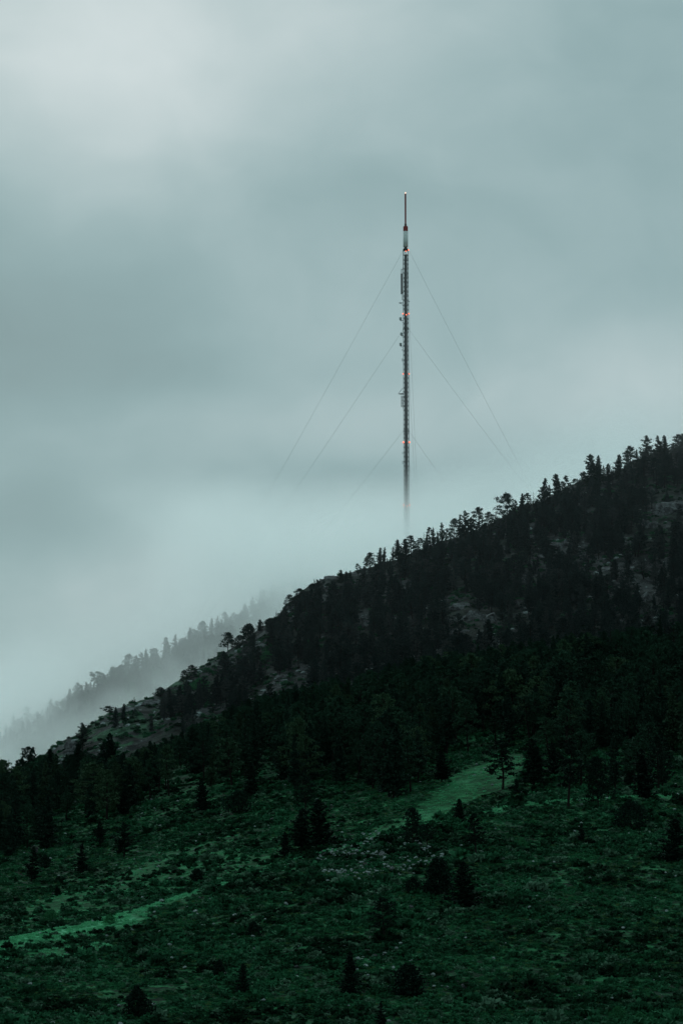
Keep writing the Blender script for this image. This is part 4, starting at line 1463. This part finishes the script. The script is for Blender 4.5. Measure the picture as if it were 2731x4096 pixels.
for q in range(14):
    zq = zy(885 - q * 8)
    p_.cyl(MX, MY, zq, zq + 0.16, 0.385, 16)
p_.build('red_pole', M_RED, mast)


def ball(x, y, z, r):
    V, F = ico(2)
    return V * r + np.array([x, y, z]), F


def beacon(dx, V, mat=M_LAMP, r=0.34, dy=-1.0):
    Vv, F = ball(MX + dx, MY + dy, zy(V), r)
    o = link('beacon', mesh_from('beacon', Vv - np.array([MX, MY, base_z]), F, [mat], True), mast)
    Bars().bar((MX + dx, MY + dy, zy(V) - r * 1.3), (MX + (0.0 if abs(dx) < 0.3 else math.copysign(0.95, dx)), MY + dy * 0.9, zy(V) - r * 1.5), 0.06, 4).build('bracket', M_STEEL, o)
    return o


beacon(0.0, 771.5, M_TOPLAMP, 0.27, 0.0)
beacon(1.12, 1002, r=0.29)
beacon(0.08, 1007, r=0.22)
for V_, rr_ in ((1257, 0.30), (1497.6, 0.27), (1771, 0.36), (2022, 0.33)):
    beacon(-1.2, V_, r=rr_)
    beacon(1.2, V_, r=rr_)
    if V_ in (1257, 2022):
        beacon(0.12, V_ + 4, r=0.26)
lit = Bars()

# side equipment
a = Bars()
xa = sx(1607)
a.cyl(MX + xa, MY - 0.4, zy(1177.5), zy(1095.6), 0.36, 12)
pan = a.build('side_antenna', M_MAROON, mast)
a = Bars()
a.bar((MX + xa + 0.1, MY - 0.4, zy(1200)), (MX + xa + 0.1, MY - 0.4, zy(1078)), 0.09)
a.bar((MX + xa - 0.25, MY - 0.4, zy(1079)), (MX - HW, MY - 0.4, zy(1079)), 0.06)
a.bar((MX + xa, MY - 0.4, zy(1081)), (MX - HW, MY - 0.4, zy(1070)), 0.06)
a.bar((MX + xa, MY - 0.4, zy(1177)), (MX - HW, MY - 0.4, zy(1168)), 0.08)
a.bar((MX + xa + 0.1, MY - 0.4, zy(1200)), (MX - HW, MY - 0.4, zy(1200)), 0.06)
a.bar((MX + xa - 0.26, MY - 0.4, zy(1079)), (MX + xa - 0.26, MY - 0.4, zy(1094)), 0.05)
a.build('mounting_bracket', M_STEEL, pan)


def side_arm(name, U0, V, U1, r0=0.22, brace=True, mat=M_STEEL):
    q = Bars()
    x0, x1 = MX + sx(U0), MX + sx(U1)
    n = 7
    pts = np.array([(x0 + (x1 - x0) * s, MY - 0.7, zy(V)) for s in np.linspace(0, 1, n)])
    rad = r0 * np.array([0.15, 0.6, 1.0, 1.0, 0.8, 0.5, 0.4])
    q.p.append(tube(pts, rad, 8))
    if brace:
        q.bar((x0 + (x1 - x0) * 0.6, MY - 0.7, zy(V + 3)), (x1, MY - 0.7, zy(V + 13)), 0.06)
    return q.build(name, mat, mast)


side_arm('side_antenna', 1593.7, 1213.5, 1613)
side_arm('side_antenna', 1640, 1207.5, 1633, 0.14, False)
side_arm('side_antenna', 1637.5, 1044.5, 1614, 0.12, False)
for (U_, V_) in ((1602, 1275.5), (1605.5, 1336.5), (1602, 1378)):
    x0 = MX + sx(U_)
    q = Bars()
    q.cyl(x0, MY - 0.6, zy(V_ + 5), zy(V_ - 4), 0.48, 14, 1.12)
    dish = q.build('horn_antenna', M_PALE, mast)
    q = Bars()
    q.box((x0 + 0.05, MY - 0.6, zy(V_ + 6.5)), (0.55, 0.5, 0.34))
    q.bar((x0, MY - 0.6, zy(V_ + 7)), (MX - HW, MY - 0.6, zy(V_ + 8)), 0.11)
    q.bar((x0, MY - 0.6, zy(V_ + 9)), (MX - HW, MY - 0.6, zy(V_ + 17)), 0.05)
    q.build('mounting_bracket', M_DARK, dish)
# triangular side frame and cage antenna
q = Bars()
q.bar((MX + sx(1592), MY - .6, zy(1577)), (MX + sx(1607), MY - .6, zy(1556)), 0.08)
q.bar((MX + sx(1607), MY - .6, zy(1556)), (MX - HW, MY - .6, zy(1558)), 0.08)
q.bar((MX + sx(1606), MY - .6, zy(1576)), (MX - HW, MY - .6, zy(1566)), 0.05)
q.p.append(tube([(MX + sx(u_), MY - .6, zy(1577)) for u_ in (1592, 1597, 1602, 1609, 1617)], [0.06, 0.16, 0.25, 0.25, 0.15], 8))
q.build('side_frame', M_STEEL, mast)
q = Bars()
for i in range(5):
    u_ = 1603.5 + i * 2.2
    q.bar((MX + sx(u_), MY - 0.6 + 0.25 * (i % 2), zy(1629)), (MX + sx(u_), MY - 0.6 + 0.25 * (i % 2), zy(1584)), 0.055)
for i in range(8):
    v_ = 1585 + i * 6.2
    q.bar((MX + sx(1602), MY - 0.6, zy(v_)), (MX + sx(1617), MY - 0.6, zy(v_)), 0.055)
q.bar((MX + sx(1610), MY - .6, zy(1629)), (MX - HW, MY - .6, zy(1640)), 0.06)
q.build('cage_antenna', M_STEEL, mast)
for V_ in (1401, 1438, 1444, 1813, 1848, 1854):
    q = Bars()
    q.bar((MX + sx(1606.5), MY - .6, zy(V_)), (MX - HW, MY - .6, zy(V_)), 0.07)
    q.bar((MX + sx(1608), MY - .6, zy(V_ - 4)), (MX + sx(1608), MY - .6, zy(V_ + 4)), 0.06)
    q.build('whip_antenna', M_STEEL, mast)
for V_ in (1316, 1725):
    q = Bars()
    for sgn in (-1, 1):
        q.bar((MX - 1.15, MY + sgn * 0.95, zy(V_)), (MX + 1.15, MY + sgn * 0.95, zy(V_)), 0.13)
        q.bar((MX + sgn * 1.15, MY - 0.95, zy(V_)), (MX + sgn * 1.15, MY + 0.95, zy(V_)), 0.13)
    q.build('guy_collar', M_STEEL, mast)

# guy wires: three directions, three levels
def guy(U0, V0, U1, V1, y1, r=0.030):
    """from the mast down to where the wire meets the ground, through the photo point (U1, V1) at depth y1"""
    x0, z0 = ray(U0, V0, MY)
    x1, z1 = ray(U1, V1, y1)
    A0, A1 = np.array([x0, MY, z0], float), np.array([x1, y1, z1], float)
    for s in np.linspace(0.2, 4.0, 200):
        P_ = A0 + (A1 - A0) * s
        if P_[2] < ground(P_[0], P_[1])[0]:
            break
    pts = [A0 + (P_ - A0) * q_ - np.array([0, 0, 2.2 * math.sin(math.pi * q_) * 0.6]) for q_ in np.linspace(0, 1, 14)]
    V, F = tube(pts, [r] * 14, 5)
    V = V - np.array([MX, MY, base_z])
    link('guy_wire', mesh_from('guy_wire', V, F, [M_WIRE], True), mast)


guy(1611, 1003, 1089, 1933, 1180)
guy(1612, 1318, 1245, 1855, 1170)
guy(1611, 1725, 1428, 1951, 1160)
guy(1637, 1006, 2125, 1942, 1125)
guy(1635, 1318, 2090, 1916, 1130)
guy(1635, 1725, 1752, 1882, 1145)
guy(1625, 1003, 1665, 1886, 1265)
guy(1626, 1318, 1657.5, 1903, 1235)
guy(1627, 1725, 1650, 2010, 1200)
Bars().box((MX, MY, base_z - 0.2), (3.4, 3.4, 1.4)).build('footing', M_ROCK, mast)

# ------------------------------------------------------------------ mist and low cloud
def fog_volume(name, label, lo, hi, density_fn, aniso=0.6, col=(0.97, 1.0, 1.0), step=None):
    lo, hi = np.array(lo, float), np.array(hi, float)
    V = np.array([[(lo, hi)[i][0], (lo, hi)[j][1], (lo, hi)[k_][2]] for i in (0, 1) for j in (0, 1) for k_ in (0, 1)])
    F = np.array([(0, 1, 3, 2), (4, 6, 7, 5), (0, 4, 5, 1), (2, 3, 7, 6), (0, 2, 6, 4), (1, 5, 7, 3)])
    m, k = new_mat(name)
    geo = k.n.new('ShaderNodeNewGeometry')
    pv = k.n.new('ShaderNodeVolumePrincipled')
    pv.inputs['Color'].default_value = tuple(col) + (1,)
    pv.inputs['Anisotropy'].default_value = aniso
    pv.inputs['Density Attribute'].default_value = ''
    k.put(pv.inputs['Density'], density_fn(k, geo.outputs['Position']))
    o = k.n.new('ShaderNodeOutputMaterial')
    k.l.new(pv.outputs[0], o.inputs['Volume'])
    ob = link(name, mesh_from(name, V, F, [m]))
    tag(ob, label, 'fog', kind='stuff')
    return ob


def bank(k, P):
    x, y, z = k.xyz(P)[0:3]
    n = k.noise(P, 0.022, 4.0, 0.55, dist=0.6)
    nb = k.noise(P, 0.0085, 2.0, 0.5)
    nn = k.m('SUBTRACT', n, 0.5)
    # crest of the ridge behind, by x
    crv = k.m('ADD', k.m('MULTIPLY', x, 0.44), 181.0)
    zr = k.m('ADD', z, k.m('MULTIPLY', k.m('SUBTRACT', 1270.0, y), 0.13))
    h = k.m('ADD', k.m('SUBTRACT', zr, crv), k.m('MULTIPLY', nn, 46.0))
    right = k.sstep(k.m('ADD', k.m('ADD', x, k.m('MULTIPLY', nn, 60.0)), k.m('MULTIPLY', k.m('SUBTRACT', zr, 180.0), 0.5)), -95.0, 5.0)
    far_left = k.sstep(x, -98.0, -140.0)
    low = k.m('MULTIPLY', k.m('MULTIPLY', k.sstep(h, 2.0, -18.0), 0.0085), k.sstep(nb, 0.40, 0.60, 0.55, 1.6))
    thin = k.m('MULTIPLY', k.sstep(h, 34.0, 0.0), 0.0019)
    thin = k.m('MULTIPLY', thin, k.sstep(nb, 0.42, 0.58, 0.15, 3.2))
    zt = k.m('ADD', z, k.m('MULTIPLY', k.m('SUBTRACT', 1150.0, y), 0.185))
    top = k.sstep(k.m('ADD', zt, k.m('MULTIPLY', nn, 12.0)), 214.0, 180.0)
    mass = k.m('MULTIPLY', k.m('MULTIPLY', top, right), 0.0068)
    lm = k.m('MULTIPLY', k.m('MULTIPLY', k.sstep(h, 44.0, 5.0), far_left), 0.009)
    dn = k.m('ADD', k.m('ADD', low, thin), k.m('ADD', mass, lm))
    dn = k.m('MULTIPLY', dn, k.sstep(n, 0.38, 0.60, 0.20, 1.9))
    gate = k.m('MULTIPLY', k.sstep(y, 985.0, 1060.0), k.sstep(y, 1400.0, 1330.0))
    # on the left the ridge in front lies closer, so there the bank reaches further towards the viewer
    return k.m('MULTIPLY', dn, gate)


fog_volume('fog_bank', 'low cloud filling the valley behind the mountainside and hiding the mast foot', (-330, 985, 30), (330, 1400, 240), bank, 0.88)
fog_volume('mist', 'thin blue mist in front of the upper mountainside', (-420, 728, -5), (420, 1090, 262),
           lambda k, P: 0.00011, 0.4, (0.90, 0.97, 1.0))

bpy.context.view_layer.update()
